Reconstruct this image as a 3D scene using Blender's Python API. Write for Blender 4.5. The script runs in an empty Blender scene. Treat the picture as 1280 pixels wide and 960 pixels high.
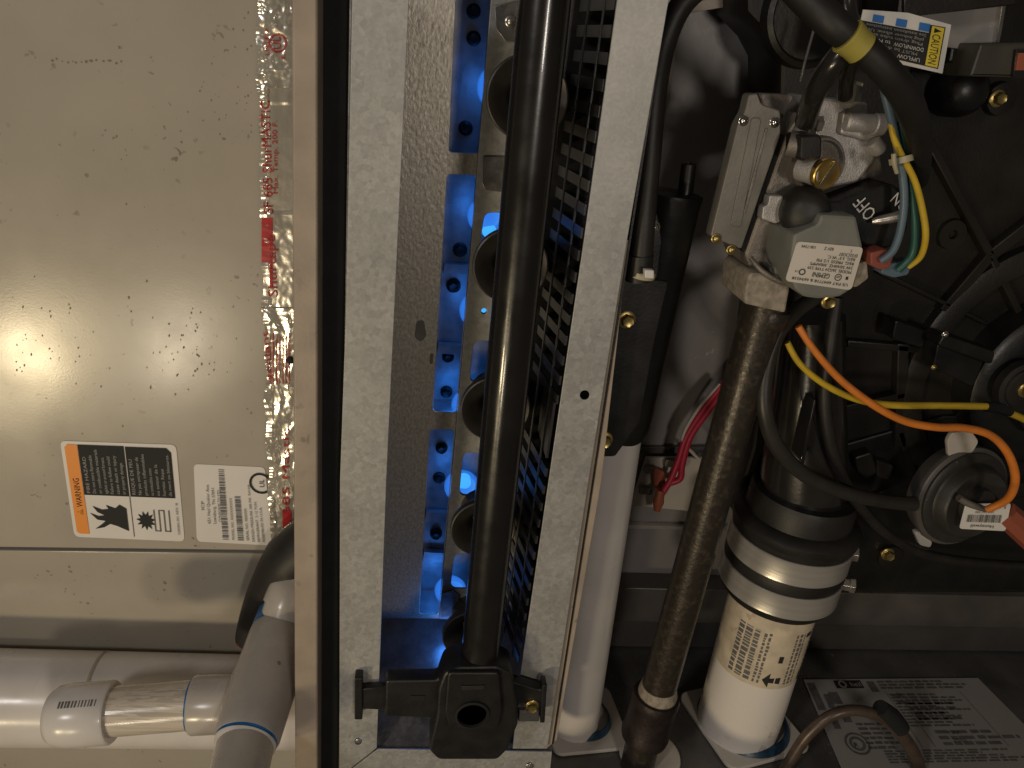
import bpy, bmesh, math, random
from mathutils import Vector, Matrix
random.seed(7)
R = random.Random(11)
S = bpy.context.scene
COL = S.collection

# ------------------------------------------------------------------ camera
F = 961.0                                     # focal length in photo pixels (1280 wide)
d_ = Vector((-260, 2220, 961)).normalized()   # world down, in camera axes (x right, y down, z forward)
y_ = Vector((-105, -428, 961)); y_ = (y_ - d_ * y_.dot(d_)).normalized()
z_ = -d_
x_ = y_.cross(z_)
if x_.x < 0: x_ = -x_
cam_d = bpy.data.cameras.new('camera'); cam = bpy.data.objects.new('camera', cam_d); COL.objects.link(cam)
cam_d.sensor_width = 36; cam_d.lens = F / 1280 * 36; cam_d.clip_start = 0.02; cam_d.clip_end = 50
rt = Vector((x_.x, y_.x, z_.x)); up = -Vector((x_.y, y_.y, z_.y)); bk = -Vector((x_.z, y_.z, z_.z))
m = Matrix((rt, up, bk)).transposed().to_4x4()
cam.matrix_world = m
S.camera = cam

def ray(px, py):
    c = Vector(((px - 640) / F, (py - 480) / F, 1))
    return Vector((c.dot(x_), c.dot(y_), c.dot(z_)))
def P(px, py, Y):
    r = ray(px, py); return r * (Y / r.y)
def PZ(px, py, Z):
    r = ray(px, py); return r * (Z / r.z)
def PX(n, p):                                  # n photo pixels at world point p, in metres
    return n * p.dot(-bk) / F

# ------------------------------------------------------------------ world and lamps
w = bpy.data.worlds.new('World'); S.world = w; w.use_nodes = True
w.node_tree.nodes['Background'].inputs[0].default_value = (1.0, .86, .70, 1)
w.node_tree.nodes['Background'].inputs[1].default_value = 0.055
YPANEL = 0.655
def mirror_pos(px, py, Y, t):
    p = P(px, py, Y); r = ray(px, py); r = Vector((r.x, -r.y, r.z)); return p + r * t
def area(name, loc, target, size, power, col, spread=math.pi):
    l = bpy.data.lights.new(name, 'AREA'); l.shape = 'DISK'; l.size = size; l.energy = power; l.color = col; l.spread = spread
    o = bpy.data.objects.new(name, l); COL.objects.link(o); o.location = loc
    o.rotation_euler = (Vector(target) - Vector(loc)).to_track_quat('-Z', 'Y').to_euler()
    return o
TGT = P(560, 480, .55)
area('warm_lamp', mirror_pos(30, 445, YPANEL, 1.7), TGT, .17, 8.4, (1, .80, .48))
area('second_lamp', mirror_pos(222, 432, YPANEL, 1.9), TGT, .18, 4.2, (1, .84, .60))
area('room_lamp', (.38, -1.15, .05), TGT, .18, 4.9, (1, .89, .78))
area('upper_lamp', (-1.05, -.75, .40), TGT, .2, 5.6, (1, .94, .90))
S.view_settings.view_transform = 'Standard'; S.view_settings.look = 'None'
S.view_settings.exposure = -0.12; S.view_settings.gamma = 1.0

# ------------------------------------------------------------------ materials
def mat(name, col, rough=.5, metal=0, var=.0, vscale=40, bump=0, bscale=300, spots=None, stretch=None, col2=None, spangle=0, coat=0, trans=0, rvar=0, lo=.35, hi=.65, bigt=(.5, .62)):
    m = bpy.data.materials.new(name); m.use_nodes = True
    n = m.node_tree.nodes; L = m.node_tree.links; b = n['Principled BSDF']
    b.inputs['Roughness'].default_value = rough; b.inputs['Metallic'].default_value = metal
    b.inputs['Coat Weight'].default_value = coat
    if trans: b.inputs['Transmission Weight'].default_value = trans
    tc = n.new('ShaderNodeTexCoord'); src = tc.outputs['Object']
    if stretch:
        mp = n.new('ShaderNodeMapping'); mp.inputs['Scale'].default_value = stretch; L.new(src, mp.inputs[0]); src = mp.outputs[0]
    def noise(scale, detail=4):
        t = n.new('ShaderNodeTexNoise'); t.inputs['Scale'].default_value = scale; t.inputs['Detail'].default_value = detail
        L.new(src, t.inputs['Vector']); return t.outputs[0]
    def ramp(o, a, b_, c0, c1):
        r = n.new('ShaderNodeValToRGB'); e = r.color_ramp.elements
        e[0].position = a; e[1].position = b_; e[0].color = (*c0, 1); e[1].color = (*c1, 1); L.new(o, r.inputs[0]); return r.outputs[0]
    def mix(f, a, b_, mode='MIX'):
        x = n.new('ShaderNodeMix'); x.data_type = 'RGBA'; x.blend_type = mode
        for s, v in ((0, f), (6, a), (7, b_)):
            if hasattr(v, 'is_linked'): L.new(v, x.inputs[s])
            else: x.inputs[s].default_value = v if s == 0 else (*v, 1)
        return x.outputs[2]
    c = tuple(col)
    if var or col2:
        c2 = col2 if col2 else tuple(v * (1 - var) for v in col)
        c = ramp(noise(vscale), lo, hi, col, c2)
    if spangle:
        v = n.new('ShaderNodeTexVoronoi'); v.inputs['Scale'].default_value = 250; L.new(src, v.inputs['Vector'])
        v2 = n.new('ShaderNodeTexVoronoi'); v2.inputs['Scale'].default_value = 620; L.new(src, v2.inputs['Vector'])
        sp = ramp(v.outputs['Color'], .1, .9, (1 - spangle,) * 3, (1 + spangle * .4,) * 3)
        sp2 = ramp(v2.outputs['Color'], .1, .9, (1 - spangle * .6,) * 3, (1 + spangle * .3,) * 3)
        c = mix(1.0, c, sp, 'MULTIPLY'); c = mix(1.0, c, sp2, 'MULTIPLY')
        rr = n.new('ShaderNodeMapRange'); L.new(v.outputs['Color'], rr.inputs[0]); rr.inputs[3].default_value = rough - .05; rr.inputs[4].default_value = rough + .05
        L.new(rr.outputs[0], b.inputs['Roughness'])
    if spots:
        sc, th, sc_col = spots
        f = ramp(noise(sc, 2), th, th + .035, (0, 0, 0), (1, 1, 1))
        big = ramp(noise(sc * .12, 2), *bigt, (0, 0, 0), (.75, .75, .75))
        f = mix(1.0, f, big, 'MULTIPLY')
        c = mix(f, c, sc_col)
    if hasattr(c, 'is_linked'): L.new(c, b.inputs['Base Color'])
    else: b.inputs['Base Color'].default_value = (*c, 1)
    if rvar and not spangle:
        rr = n.new('ShaderNodeMapRange'); L.new(noise(vscale * 1.7), rr.inputs[0]); rr.inputs[1].default_value = .3; rr.inputs[2].default_value = .7
        rr.inputs[3].default_value = max(.03, rough - rvar); rr.inputs[4].default_value = rough + rvar; L.new(rr.outputs[0], b.inputs['Roughness'])
    if bump:
        bp = n.new('ShaderNodeBump'); bp.inputs['Strength'].default_value = bump; bp.inputs['Distance'].default_value = .001
        L.new(noise(bscale), bp.inputs['Height']); L.new(bp.outputs[0], b.inputs['Normal'])
    return m
def flame_mat(name, col, st, edge=.35):
    m = bpy.data.materials.new(name); m.use_nodes = True; n = m.node_tree.nodes; L = m.node_tree.links
    n.remove(n['Principled BSDF']); out = n['Material Output']
    e = n.new('ShaderNodeEmission'); e.inputs[0].default_value = (*col, 1); e.inputs[1].default_value = st
    t = n.new('ShaderNodeBsdfTransparent'); lw = n.new('ShaderNodeLayerWeight'); lw.inputs[0].default_value = edge
    mx = n.new('ShaderNodeMixShader'); L.new(lw.outputs['Facing'], mx.inputs[0]); L.new(e.outputs[0], mx.inputs[1]); L.new(t.outputs[0], mx.inputs[2])
    L.new(mx.outputs[0], out.inputs[0]); return m

M = dict(
 tan = mat('tan_enamel', (.42, .38, .31), .215, 0, .10, 9, .03, 700, spots=(150, .66, (.17, .14, .11)), rvar=.04),
 tan_edge = mat('tan_enamel_edge', (.42, .345, .27), .38, 0, .22, 30, .1, 500, spots=(90, .64, (.20, .16, .12))),
 galv = mat('galvanised_steel', (.44, .435, .41), .47, .25, .16, 26, .06, 260, spangle=.15),
 galv_rough = mat('galvanised_aluminised_steel', (.47, .43, .36), .42, .5, .30, 520, .30, 420, stretch=(1, 1, .6), spots=(70, .68, (.12, .11, .10))),
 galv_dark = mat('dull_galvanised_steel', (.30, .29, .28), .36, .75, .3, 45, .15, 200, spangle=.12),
 chamber = mat('burner_chamber_steel', (.50, .50, .50), .38, .35, .35, 70, .2, 200),
 grey = mat('grey_steel_wall', (.33, .31, .30), .42, .25, .14, 14, .12, 260, spots=(120, .67, (.44, .43, .42))),
 grey_lip = mat('grey_steel_lip', (.13, .12, .11), .38, .3, .25, 20, .1, 200),  # darkened so the wall lip carries its shade in the colour
 floor = mat('dark_grey_steel_floor', (.15, .143, .135), .30, .3, .35, 16, .12, 260, rvar=.1, spots=(160, .66, (.3, .29, .27))),
 foam = mat('black_foam', (.010, .010, .011), .85, 0, .4, 60, .4, 700),
 manifold = mat('black_enamel_pipe', (.012, .011, .010), .26, 0, .3, 30, .05, 150, coat=.25, rvar=.06),
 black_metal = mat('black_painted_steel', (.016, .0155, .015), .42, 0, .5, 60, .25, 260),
 black_guard = mat('black_guard_plastic', (.030, .0295, .030), .40, 0, .3, 60, .1, 260),
 black_pl = mat('black_plastic', (.011, .0105, .010), .38, 0, .4, 30, .12, 400, rvar=.08),
 housing = mat('brown_black_moulded_plastic', (.015, .0128, .010), .44, 0, .45, 18, .2, 420, rvar=.08),
 housing_hi = mat('moulded_plastic_rib', (.017, .015, .0125), .42, 0, .4, 24, .1, 400),
 gloss_black = mat('gloss_black_sleeve', (.020, .018, .016), .24, 0, .3, 60, .1, 220, coat=.4),
 rubber = mat('black_rubber', (.020, .018, .016), .5, 0, .5, 40, .15, 300),
 hose = mat('rubber_hose', (.034, .030, .025), .40, 0, .35, 40, .08, 300),
 loom = mat('corrugated_loom', (.013, .012, .011), .55, 0, .4, 40, .15, 300),
 burner = mat('burner_cast_steel', (.065, .058, .050), .40, .3, .4, 60, .12, 240),
 pvc = mat('white_pvc', (.74, .70, .66), .24, 0, .12, 16, .03, 200, rvar=.06),
 pvc_dirty = mat('white_pvc_dirty', (.76, .71, .65), .30, 0, 0, 20, .03, 200, spots=(60, .62, (.50, .44, .38)), rvar=.08),
 pvc_grey = mat('grey_white_pvc', (.50, .46, .41), .24, 0, .12, 30, .05, 150, spots=(120, .70, (.25, .22, .2)), rvar=.06),
 pvc_clear = mat('scratched_clear_pvc', (.62, .55, .45), .20, 0, 0, 120, .2, 300, stretch=(.05, .9, 1), spots=(520, .49, (.36, .325, .28)), rvar=.08, bigt=(.40, .60)),
 pvc_tee = mat('grey_pvc_fitting', (.43, .395, .36), .26, 0, .12, 30, .05, 150, spots=(140, .69, (.12, .11, .1)), rvar=.06),
 blue = mat('blue_primer', (.02, .16, .42), .35, 0, .35, 120),
 primer_dark = mat('dark_blue_primer', (.02, .07, .13), .35, 0, .5, 80),
 gas_pipe = mat('black_iron_pipe', (.036, .029, .022), .36, .3, 0, 160, .3, 320, col2=(.085, .065, .045), lo=.52, hi=.75, rvar=.1),
 iron = mat('rusty_malleable_iron', (.035, .024, .022), .5, .3, .5, 70, .5, 240),
 sealant = mat('dried_pipe_sealant', (.36, .31, .24), .7, 0, .4, 200, .5, 300),
 clamp = mat('stainless_clamp', (.66, .63, .57), .30, .65, .15, 60, .08, 200, stretch=(.2, .2, 3)),
 clamp_screw = mat('zinc_screw', (.62, .58, .52), .3, .85, .3, 150, .2, 300),
 cast = mat('cast_aluminium', (.58, .55, .52), .46, .55, .25, 90, .5, 900),
 cast_dark = mat('stained_cast_aluminium', (.25, .22, .19), .46, .45, .35, 70, .4, 700),
 plate = mat('grey_valve_cover', (.22, .205, .175), .38, .3, .25, 40, .1, 500),
 coil = mat('grey_green_valve_head', (.20, .20, .175), .5, 0, .15, 60, .1, 600),
 brass = mat('brass', (.85, .58, .18), .33, 1, .25, 80, .05, 300),
 brass_dull = mat('yellow_zinc_bolt', (.60, .46, .18), .34, .9, .3, 150, .1, 300),
 steel = mat('bright_steel', (.7, .68, .64), .2, 1, .2, 80, .05, 300),
 label = mat('cream_label', (.66, .61, .53), .5, 0, .07, 20),
 label_white = mat('white_label', (.74, .71, .66), .45, 0, .06, 20),
 label_grey = mat('silver_rating_label', (.42, .395, .36), .42, .1, .12, 12),
 ink = mat('black_ink', (.016, .016, .016), .75),
 ink_grey = mat('grey_ink', (.15, .145, .14), .5, 0, .3, 200),
 ink_white = mat('white_ink', (.62, .60, .55), .5),
 ink_dim = mat('dim_white_ink', (.30, .295, .28), .5),
 orange = mat('orange_ink', (.82, .27, .02), .45),
 yellow_ink = mat('yellow_ink', (.80, .62, .05), .45),
 blue_ink = mat('blue_ink', (.03, .17, .50), .45),
 red_ink = mat('red_ink', (.52, .025, .03), .4, 0, .25, 160),
 faded_orange = mat('faded_orange_print', (.62, .33, .17), .45, 0, .35, 200),
 foil = mat('aluminium_foil', (.84, .79, .68), .20, .72, .06, 40, .15, 120),
 y_wire = mat('yellow_wire', (.62, .42, .03), .38, 0, .2, 60), o_wire = mat('orange_wire', (.72, .22, .03), .38, 0, .2, 60),
 b_wire = mat('slate_blue_wire', (.10, .15, .19), .4), g_wire = mat('dark_green_wire', (.02, .09, .07), .4), r_wire = mat('red_wire', (.42, .02, .05), .4), w_wire = mat('pale_wire', (.5, .46, .4), .4),
 y_tape = mat('yellow_tape', (.40, .34, .07), .45, 0, .15, 60), tie = mat('nylon_tie', (.42, .38, .25), .4),
 red_pl = mat('red_connector', (.26, .07, .05), .45), rust_pl = mat('rust_red_plastic', (.33, .09, .05), .45), red_foam = mat('dark_red_lining', (.24, .03, .04), .6),
 cream = mat('cream_switch_plate', (.55, .50, .42), .45, 0, .12, 30),
 copper = mat('brown_copper_tube', (.11, .078, .060), .36, .25, .3, 90, .05, 200),
 brown_pl = mat('dark_olive_box', (.060, .055, .043), .45, 0, .25, 40),
 flame = flame_mat('gas_flame', (.04, .24, 1.0), .85), flame_core = flame_mat('gas_flame_core', (.12, .46, 1.0), 1.2, .2),
 glow_hole = flame_mat('flame_through_hole', (.06, .42, 1.0), 1.2, .1),
 stain = mat('grey_stain', (.17, .155, .13), .4, .2, .3, 60), tan_line = mat('joint_line', (.42, .36, .28), .5),
)

# ------------------------------------------------------------------ object helpers
BASE = {}
def thing(name, label, cat, base, group=None):
    o = bpy.data.objects.new(name, None); COL.objects.link(o); o.location = base; o.empty_display_size = .02
    o['label'] = label; o['category'] = cat
    if group: o['group'] = group
    BASE[o.name] = Vector(base); return o
def tag(o, label, cat, group=None):
    o['label'] = label; o['category'] = cat
    if group: o['group'] = group
    return o
def struct(o): o['kind'] = 'structure'; return o
def smooth(me, ang=40):
    for p in me.polygons: p.use_smooth = True
    me.set_sharp_from_angle(angle=math.radians(ang))
def finish(name, verts, faces, m, parent=None, sm=True, bevel=0, label=None):
    base = BASE[parent.name] if parent else (sum(verts, Vector()) / len(verts) if verts else Vector())
    me = bpy.data.meshes.new(name); me.from_pydata([tuple(v - base) for v in verts], [], faces); me.validate()
    bm = bmesh.new(); bm.from_mesh(me); bmesh.ops.recalc_face_normals(bm, faces=bm.faces); bm.to_mesh(me); bm.free()
    me.materials.append(M[m] if isinstance(m, str) else m)
    if sm: smooth(me)
    o = bpy.data.objects.new(name, me); COL.objects.link(o)
    if parent: o.parent = parent
    else: o.location = base
    BASE[o.name] = base
    if bevel:
        md = o.modifiers.new('bevel', 'BEVEL'); md.width = bevel; md.segments = 2; md.limit_method = 'ANGLE'; md.angle_limit = math.radians(35)
    if label: o['label'] = label
    return o

class G:                                        # collects geometry for one mesh
    def __init__(s): s.v = []; s.f = []
    def add(s, v, f):
        k = len(s.v); s.v += v; s.f += [tuple(i + k for i in q) for q in f]; return s
    def box(s, lo, hi):
        a, b = Vector(lo), Vector(hi)
        v = [Vector((x, y, z)) for x in (a.x, b.x) for y in (a.y, b.y) for z in (a.z, b.z)]
        return s.add(v, [(0, 1, 3, 2), (4, 6, 7, 5), (0, 4, 5, 1), (2, 3, 7, 6), (0, 2, 6, 4), (1, 5, 7, 3)])
    def prism(s, poly, off):                    # planar polygon (world points) pushed by an offset vector
        n = len(poly); off = Vector(off)
        return s.add(list(poly) + [p + off for p in poly], [tuple(range(n)), tuple(range(2 * n - 1, n - 1, -1))] + [(i, (i + 1) % n, n + (i + 1) % n, n + i) for i in range(n)])
    def lathe(s, a, axis, prof, seg=32, cap=True):   # prof: (distance along axis, radius)
        axis = Vector(axis).normalized(); t = axis.orthogonal().normalized(); b = axis.cross(t); v = []; f = []
        for h, r in prof:
            for i in range(seg):
                an = 2 * math.pi * i / seg; v.append(a + axis * h + (t * math.cos(an) + b * math.sin(an)) * r)
        for j in range(len(prof) - 1):
            for i in range(seg):
                i2 = (i + 1) % seg; f.append((j * seg + i, j * seg + i2, (j + 1) * seg + i2, (j + 1) * seg + i))
        if cap: f.append(tuple(range(seg))); f.append(tuple(range((len(prof) - 1) * seg, len(prof) * seg)))
        return s.add(v, f)
    def tube(s, pts, rad, seg=14, sub=8, cap=True, wob=0):
        P_, R_ = [], []
        n = len(pts)
        for i in range(n - 1):
            p0, p1, p2, p3 = pts[max(0, i - 1)], pts[i], pts[i + 1], pts[min(n - 1, i + 2)]
            for k in range(sub if n > 2 else 1):
                t = k / (sub if n > 2 else 1)
                P_.append(.5 * ((2 * p1) + (p2 - p0) * t + (2 * p0 - 5 * p1 + 4 * p2 - p3) * t * t + (3 * p1 - p0 - 3 * p2 + p3) * t ** 3))
                R_.append(rad[i] * (1 - t) + rad[i + 1] * t)
        P_.append(pts[-1]); R_.append(rad[-1])
        v = []; f = []; tn = (P_[1] - P_[0]).normalized(); nr = tn.orthogonal().normalized()
        for i, p in enumerate(P_):
            t2 = (P_[min(i + 1, len(P_) - 1)] - P_[max(i - 1, 0)]).normalized()
            q = tn.rotation_difference(t2); nr = q @ nr; tn = t2; b = tn.cross(nr)
            rr = R_[i] * (1 + wob * (i % 2))
            for k in range(seg):
                a = 2 * math.pi * k / seg; v.append(p + (nr * math.cos(a) + b * math.sin(a)) * rr)
        for i in range(len(P_) - 1):
            for k in range(seg):
                k2 = (k + 1) % seg; f.append((i * seg + k, i * seg + k2, (i + 1) * seg + k2, (i + 1) * seg + k))
        if cap: f.append(tuple(range(seg))); f.append(tuple(range((len(P_) - 1) * seg, len(P_) * seg)))
        return s.add(v, f)
    def build(s, name, m, parent=None, sm=True, bevel=0, label=None): return finish(name, s.v, s.f, m, parent, sm, bevel, label)

def pts(l, Y): return [P(x, y, Y) for x, y in l]
def tubepx(name, l, m, parent=None, seg=14, sub=8, wob=0, label=None):      # l: (px, py, Y, radius in px)
    p = [P(a[0], a[1], a[2]) for a in l]
    return G().tube(p, [PX(a[3], q) for a, q in zip(l, p)], seg, sub, True, wob).build(name, m, parent, True, 0, label)
def rod(name, a, b, prof, m, parent=None, seg=40, bevel=0, cap=True, label=None):   # prof: (fraction a->b, radius m)
    L = (b - a).length
    return G().lathe(a, b - a, [(t * L, r) for t, r in prof], seg, cap).build(name, m, parent, True, bevel, label)
def loop2(l, Y):
    return [(q.x, q.z) for q in pts(l, Y)]
def plate(name, loops, Y, thick, m, parent=None, bevel=.0006, label=None, y2=None):  # flat sheet with holes in a Y plane
    cu = bpy.data.curves.new(name, 'CURVE'); cu.dimensions = '2D'; cu.fill_mode = 'BOTH'; cu.extrude = max(thick / 2 - bevel, .0001); cu.bevel_depth = bevel; cu.bevel_resolution = 1; cu.offset = -bevel
    for lp in loops:
        l = loop2(lp, Y) if len(lp[0]) == 2 and abs(lp[0][0]) > 2 else lp
        sp = cu.splines.new('POLY'); sp.points.add(len(l) - 1); sp.use_cyclic_u = True
        for q, (x, z) in zip(sp.points, l): q.co = (x, z, 0, 1)
    o = bpy.data.objects.new('tmp', cu); me = o.to_mesh()
    v = [Vector((a.co.x, Y + thick / 2 - a.co.z, a.co.y)) for a in me.vertices]; f = [tuple(p.vertices) for p in me.polygons]
    o.to_mesh_clear(); bpy.data.objects.remove(o); bpy.data.curves.remove(cu)
    return finish(name, v, f, m, parent, True, 0, label)
def rnd(poly, r=6, k=4):                         # round polygon corners, in px
    out = []; n = len(poly)
    for i in range(n):
        a, b, c = Vector(poly[i - 1]), Vector(poly[i]), Vector(poly[(i + 1) % n])
        ra = min(r, (a - b).length * .45, (c - b).length * .45)
        s, e = b + (a - b).normalized() * ra, b + (c - b).normalized() * ra
        for j in range(k + 1):
            t = j / k; q = s * (1 - t) ** 2 + b * 2 * t * (1 - t) + e * t * t; out.append((q.x, q.y))
    return out
def circ(px, py, r, n=24, ry=None):
    return [(px + r * math.cos(2 * math.pi * i / n), py + (ry or r) * math.sin(2 * math.pi * i / n)) for i in range(n)]
FWD = Vector((0, -1, 0))
def bolt(name, px, py, Y, r, m, parent, hexa=True, axis=FWD, h=.8):
    p = P(px, py, Y); rr = PX(r, p); g = G()
    g.lathe(p + axis * -.0008, axis, [(0, rr), (.0012 + rr * .12, rr), (.0012 + rr * .22, rr * .86)], 20)
    if hexa: g.lathe(p + axis * (rr * .2), axis, [(0, rr * .74), (rr * h * .8, rr * .74), (rr * h, rr * .62), (rr * h * .9, rr * .4)], 6)
    else: g.lathe(p + axis * (rr * .2), axis, [(0, rr * .84), (rr * h * .4, rr * .74), (rr * h * .68, rr * .5), (rr * h * .8, rr * .16)], 20)
    return g.build(name, m, parent)

# text and flat print on a quad: s along the reading direction, t upwards
_gl = {}
def glyphs(s):
    if s in _gl: return _gl[s]
    cu = bpy.data.curves.new('t', 'FONT'); cu.body = s; cu.size = 1; cu.resolution_u = 2
    o = bpy.data.objects.new('t', cu); me = o.to_mesh()
    r = ([(v.co.x, v.co.y) for v in me.vertices], [tuple(p.vertices) for p in me.polygons])
    o.to_mesh_clear(); bpy.data.objects.remove(o); bpy.data.curves.remove(cu); _gl[s] = r; return r
class Print:
    def __init__(s, bl, br, tr, tl, lift=.0004):
        s.c = (bl, br, tr, tl); n = (br - bl).cross(tl - bl).normalized()
        if n.dot(bl) > 0: n = -n
        s.n = n; s.lift = lift; s.W = (br - bl).length; s.H = (tl - bl).length; s.g = {}; s.k = 0
    def at(s, a, b, up=1.0):
        bl, br, tr, tl = s.c
        return (bl * (1 - a) + br * a) * (1 - b) + (tl * (1 - a) + tr * a) * b + s.n * s.lift * up
    def G(s, m, lay): return s.g.setdefault((m, lay), G())
    def poly(s, m, p, lay=1):
        s.G(m, lay).add([s.at(a, b, lay) for a, b in p], [tuple(range(len(p)))])
    def rect(s, m, a, b, c, d, lay=1): s.poly(m, [(a, b), (c, b), (c, d), (a, d)], lay)
    def ring(s, m, a, b, r, w_=.25, lay=2, n=20):
        e = s.W / s.H; v = []; 
        for k in (1, 1 - w_):
            v += [s.at(a + r * k * math.cos(2 * math.pi * i / n), b + r * k * e * math.sin(2 * math.pi * i / n), lay) for i in range(n)]
        s.G(m, lay).add(v, [(i, (i + 1) % n, n + (i + 1) % n, n + i) for i in range(n)])
    def text(s, m, st, a, b, h, wid=None, lay=2):
        v, f = glyphs(st)
        if not v: return
        mx = max(x for x, y in v); k = wid / mx if wid else h * s.H / s.W
        s.G(m, lay).add([s.at(a + x * k, b + y * h, lay) for x, y in v], f)
    def greek(s, m, a, b, c, d, rows, lay=2, dens=.85, seed=1, ww=(.02, .07)):       # rows of print too small to read
        q = random.Random(seed); rh = (d - b) / rows
        for i in range(rows):
            x = a; end = a + (c - a) * q.uniform(.55, 1); y = d - (i + 1) * rh + rh * .25
            while x < end:
                w_ = q.uniform(*ww); s.rect(m, x, y, min(x + w_ * .8, end), y + rh * .55 * q.uniform(.75, 1), lay); x += w_
    def bars(s, m, a, b, c, d, n=30, seed=2, lay=2, vert=False):
        q = random.Random(seed); x = 0
        while x < 1:
            w_ = q.choice((1, 1, 2, 3)) / n * .5
            if vert: s.rect(m, a + (c - a) * x, b, a + (c - a) * min(1, x + w_), d, lay)
            else: s.rect(m, a, b + (d - b) * x, c, b + (d - b) * min(1, x + w_), lay)
            x += w_ + q.choice((1, 1, 2)) / n * .5
    def build(s, parent, names=None):
        nm = dict(ink='black_print', ink_grey='fine_print', ink_white='white_print', ink_dim='fine_print', orange='orange_band', yellow_ink='yellow_band', blue_ink='blue_marks', label_grey='white_print')
        for (m, lay), g in s.g.items():
            o = g.build(nm.get(m, 'printing'), m, parent, False)
            if m not in ('orange', 'yellow_ink'): o['kind'] = 'stuff'
def quad(l, Y): return [P(x, y, Y) for x, y in l]

# ------------------------------------------------------------------ the setting
YF = .50
ZF = P(920, 905, .61).z                        # cabinet floor level
YB = .74
g = G(); g.box((P(690, 100, YB).x - .05, YB, ZF - .05), (P(1290, 100, YB).x + .35, YB + .004, .12)); back_wall = struct(g.build('back_wall', 'grey'))
g = G(); g.box((P(690, 900, .5).x - .01, .44, ZF - .004), (P(1290, 900, .6).x + .35, YB - .002, ZF)); floor_o = struct(g.build('floor', 'floor'))
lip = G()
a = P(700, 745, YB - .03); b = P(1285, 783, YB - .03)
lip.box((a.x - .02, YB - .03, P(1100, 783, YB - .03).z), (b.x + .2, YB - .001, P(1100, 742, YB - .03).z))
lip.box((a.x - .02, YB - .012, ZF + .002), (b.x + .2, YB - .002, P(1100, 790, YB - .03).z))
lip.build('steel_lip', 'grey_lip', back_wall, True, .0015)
plate('folded_seam', [[(745, 655), (905, 660), (905, 664), (745, 660)]], YB - .008, .007, 'clamp', back_wall)
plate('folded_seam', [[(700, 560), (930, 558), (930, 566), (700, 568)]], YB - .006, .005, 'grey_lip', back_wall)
plate('corner_strip', [[(832, -10), (856, -10), (832, 150), (815, 150)]], YB - .02, .018, 'tan_edge', back_wall)
plate('top_rail', [[(846, 6), (1010, -22), (1010, -8), (846, 19)]], YB - .03, .02, 'tan_edge', back_wall)
# neighbouring tan cabinet on the left
pa = [(-80, -60), (420, -60), (420, 689), (-80, 683)]
lw = plate('wall', [pa], YPANEL, .004, 'tan', bevel=.001); struct(lw)
plate('lower_panel', [[(-80, 687), (420, 693), (420, 1120), (-80, 1120)]], YPANEL + .0025, .004, 'tan', lw, bevel=.001)

# dirt specks and dried splashes on the tan enamel
g = G(); q = random.Random(21)
def speck(x, y, r, el=1.6):
    a0 = q.uniform(0, 3.14); n = 7; l = []
    for i in range(n):
        t = 2 * math.pi * i / n; rr = r * q.uniform(.7, 1.2); u, v = math.cos(t) * rr, math.sin(t) * rr * el
        l.append(P(x + u, y + v * math.cos(.4), YPANEL - .0001 - .00004 * (len(g.f) % 7)))
    g.add(l, [tuple(range(n))])
for cx, cy, sx, sy, n in ((60, 440, 45, 30, 46), (228, 428, 30, 28, 46), (300, 60, 22, 40, 14), (285, 140, 20, 16, 16), (150, 260, 80, 90, 14), (200, 520, 80, 60, 8)):
    for k in range(n): speck(min(314, q.gauss(cx, sx)), q.gauss(cy, sy), q.uniform(.5, 1.3))
for k in range(16): speck(66 + k * 5.6 + q.uniform(-3, 3), 76 + q.uniform(-3, 3), q.uniform(.8, 2.2), 1.2)
M['speck'] = mat('brown_dirt_speck', (.20, .165, .12), .6)
g.build('dirt_specks', 'speck', lw, False)['kind'] = 'stuff'

# tan cabinet edge of the furnace
edge = thing('cabinet_edge', 'tan enamelled front edge of the furnace cabinet beside the foil tape', 'cabinet edge', P(380, 960, .49))
ex = [(364, -40), (397, -40), (397, 1010), (369, 1010)]
g = G(); l = quad(ex, .487); g.prism(l, (0, .19, 0)); g.build('edge_panel', 'tan_edge', edge, True, .0015)
g = G(); l = quad([(397.5, -40), (442, -40), (426, 1010), (397, 1010)], .512); g.prism(l, (0, .05, 0)); g.build('gasket', 'foam', edge, True, .001)
bolt('screw', 363, 450, .60, 5, 'ink', edge, False)

# ------------------------------------------------------------------ burner box
bb = thing('burner_box', 'open galvanised burner compartment with blue lit slots behind the black pipe', 'burner box', P(560, 950, .55))
lf = [(441, -40), (513, -40), (483, 600), (471, 935), (436, 962), (424, 985), (425, 600), (432, 400)]
hole_l = circ(448, 927, 4.5)
plate('left_flange', [lf, hole_l], YF, .0016, 'galv', bb, .0004)
plate('bottom_flange', [[(472.5, 936.5), (690, 940), (684, 1000), (424, 1000), (437, 963.5)], circ(662, 957, 4)], YF + .0004, .0016, 'galv', bb, .0004)
rf = [(777, -40), (843, -40), (784, 300), (736, 600), (684, 936), (641, 936), (651, 840), (686, 600), (730, 300)]
plate('right_flange', [rf, circ(731, 494, 6)], YF, .0016, 'galv', bb, .0004)
plate('flange_return', [[(783, 300), (786, 300), (752, 600), (696, 925), (683, 936), (735, 600)]], YF + .004, .03, 'tan_edge', bb, .0004)
g = G(); p0 = P(448, 927, YF); g.lathe(p0 + Vector((0, .004, 0)), FWD, [(0, PX(4.2, p0)), (.0035, PX(4, p0)), (.004, PX(2, p0))], 14); g.build('screw', 'clamp_screw', bb)
bolt('screw', 662, 957, YF + .001, 5, 'clamp_screw', bb)
YK = .606
slots = [[(571, -30), (615, -30), (598, 192), (561, 190)], [(559, 218), (595, 219), (570, 516), (541, 514)], [(537, 537), (568, 537), (548, 768), (524, 768)]]
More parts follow.
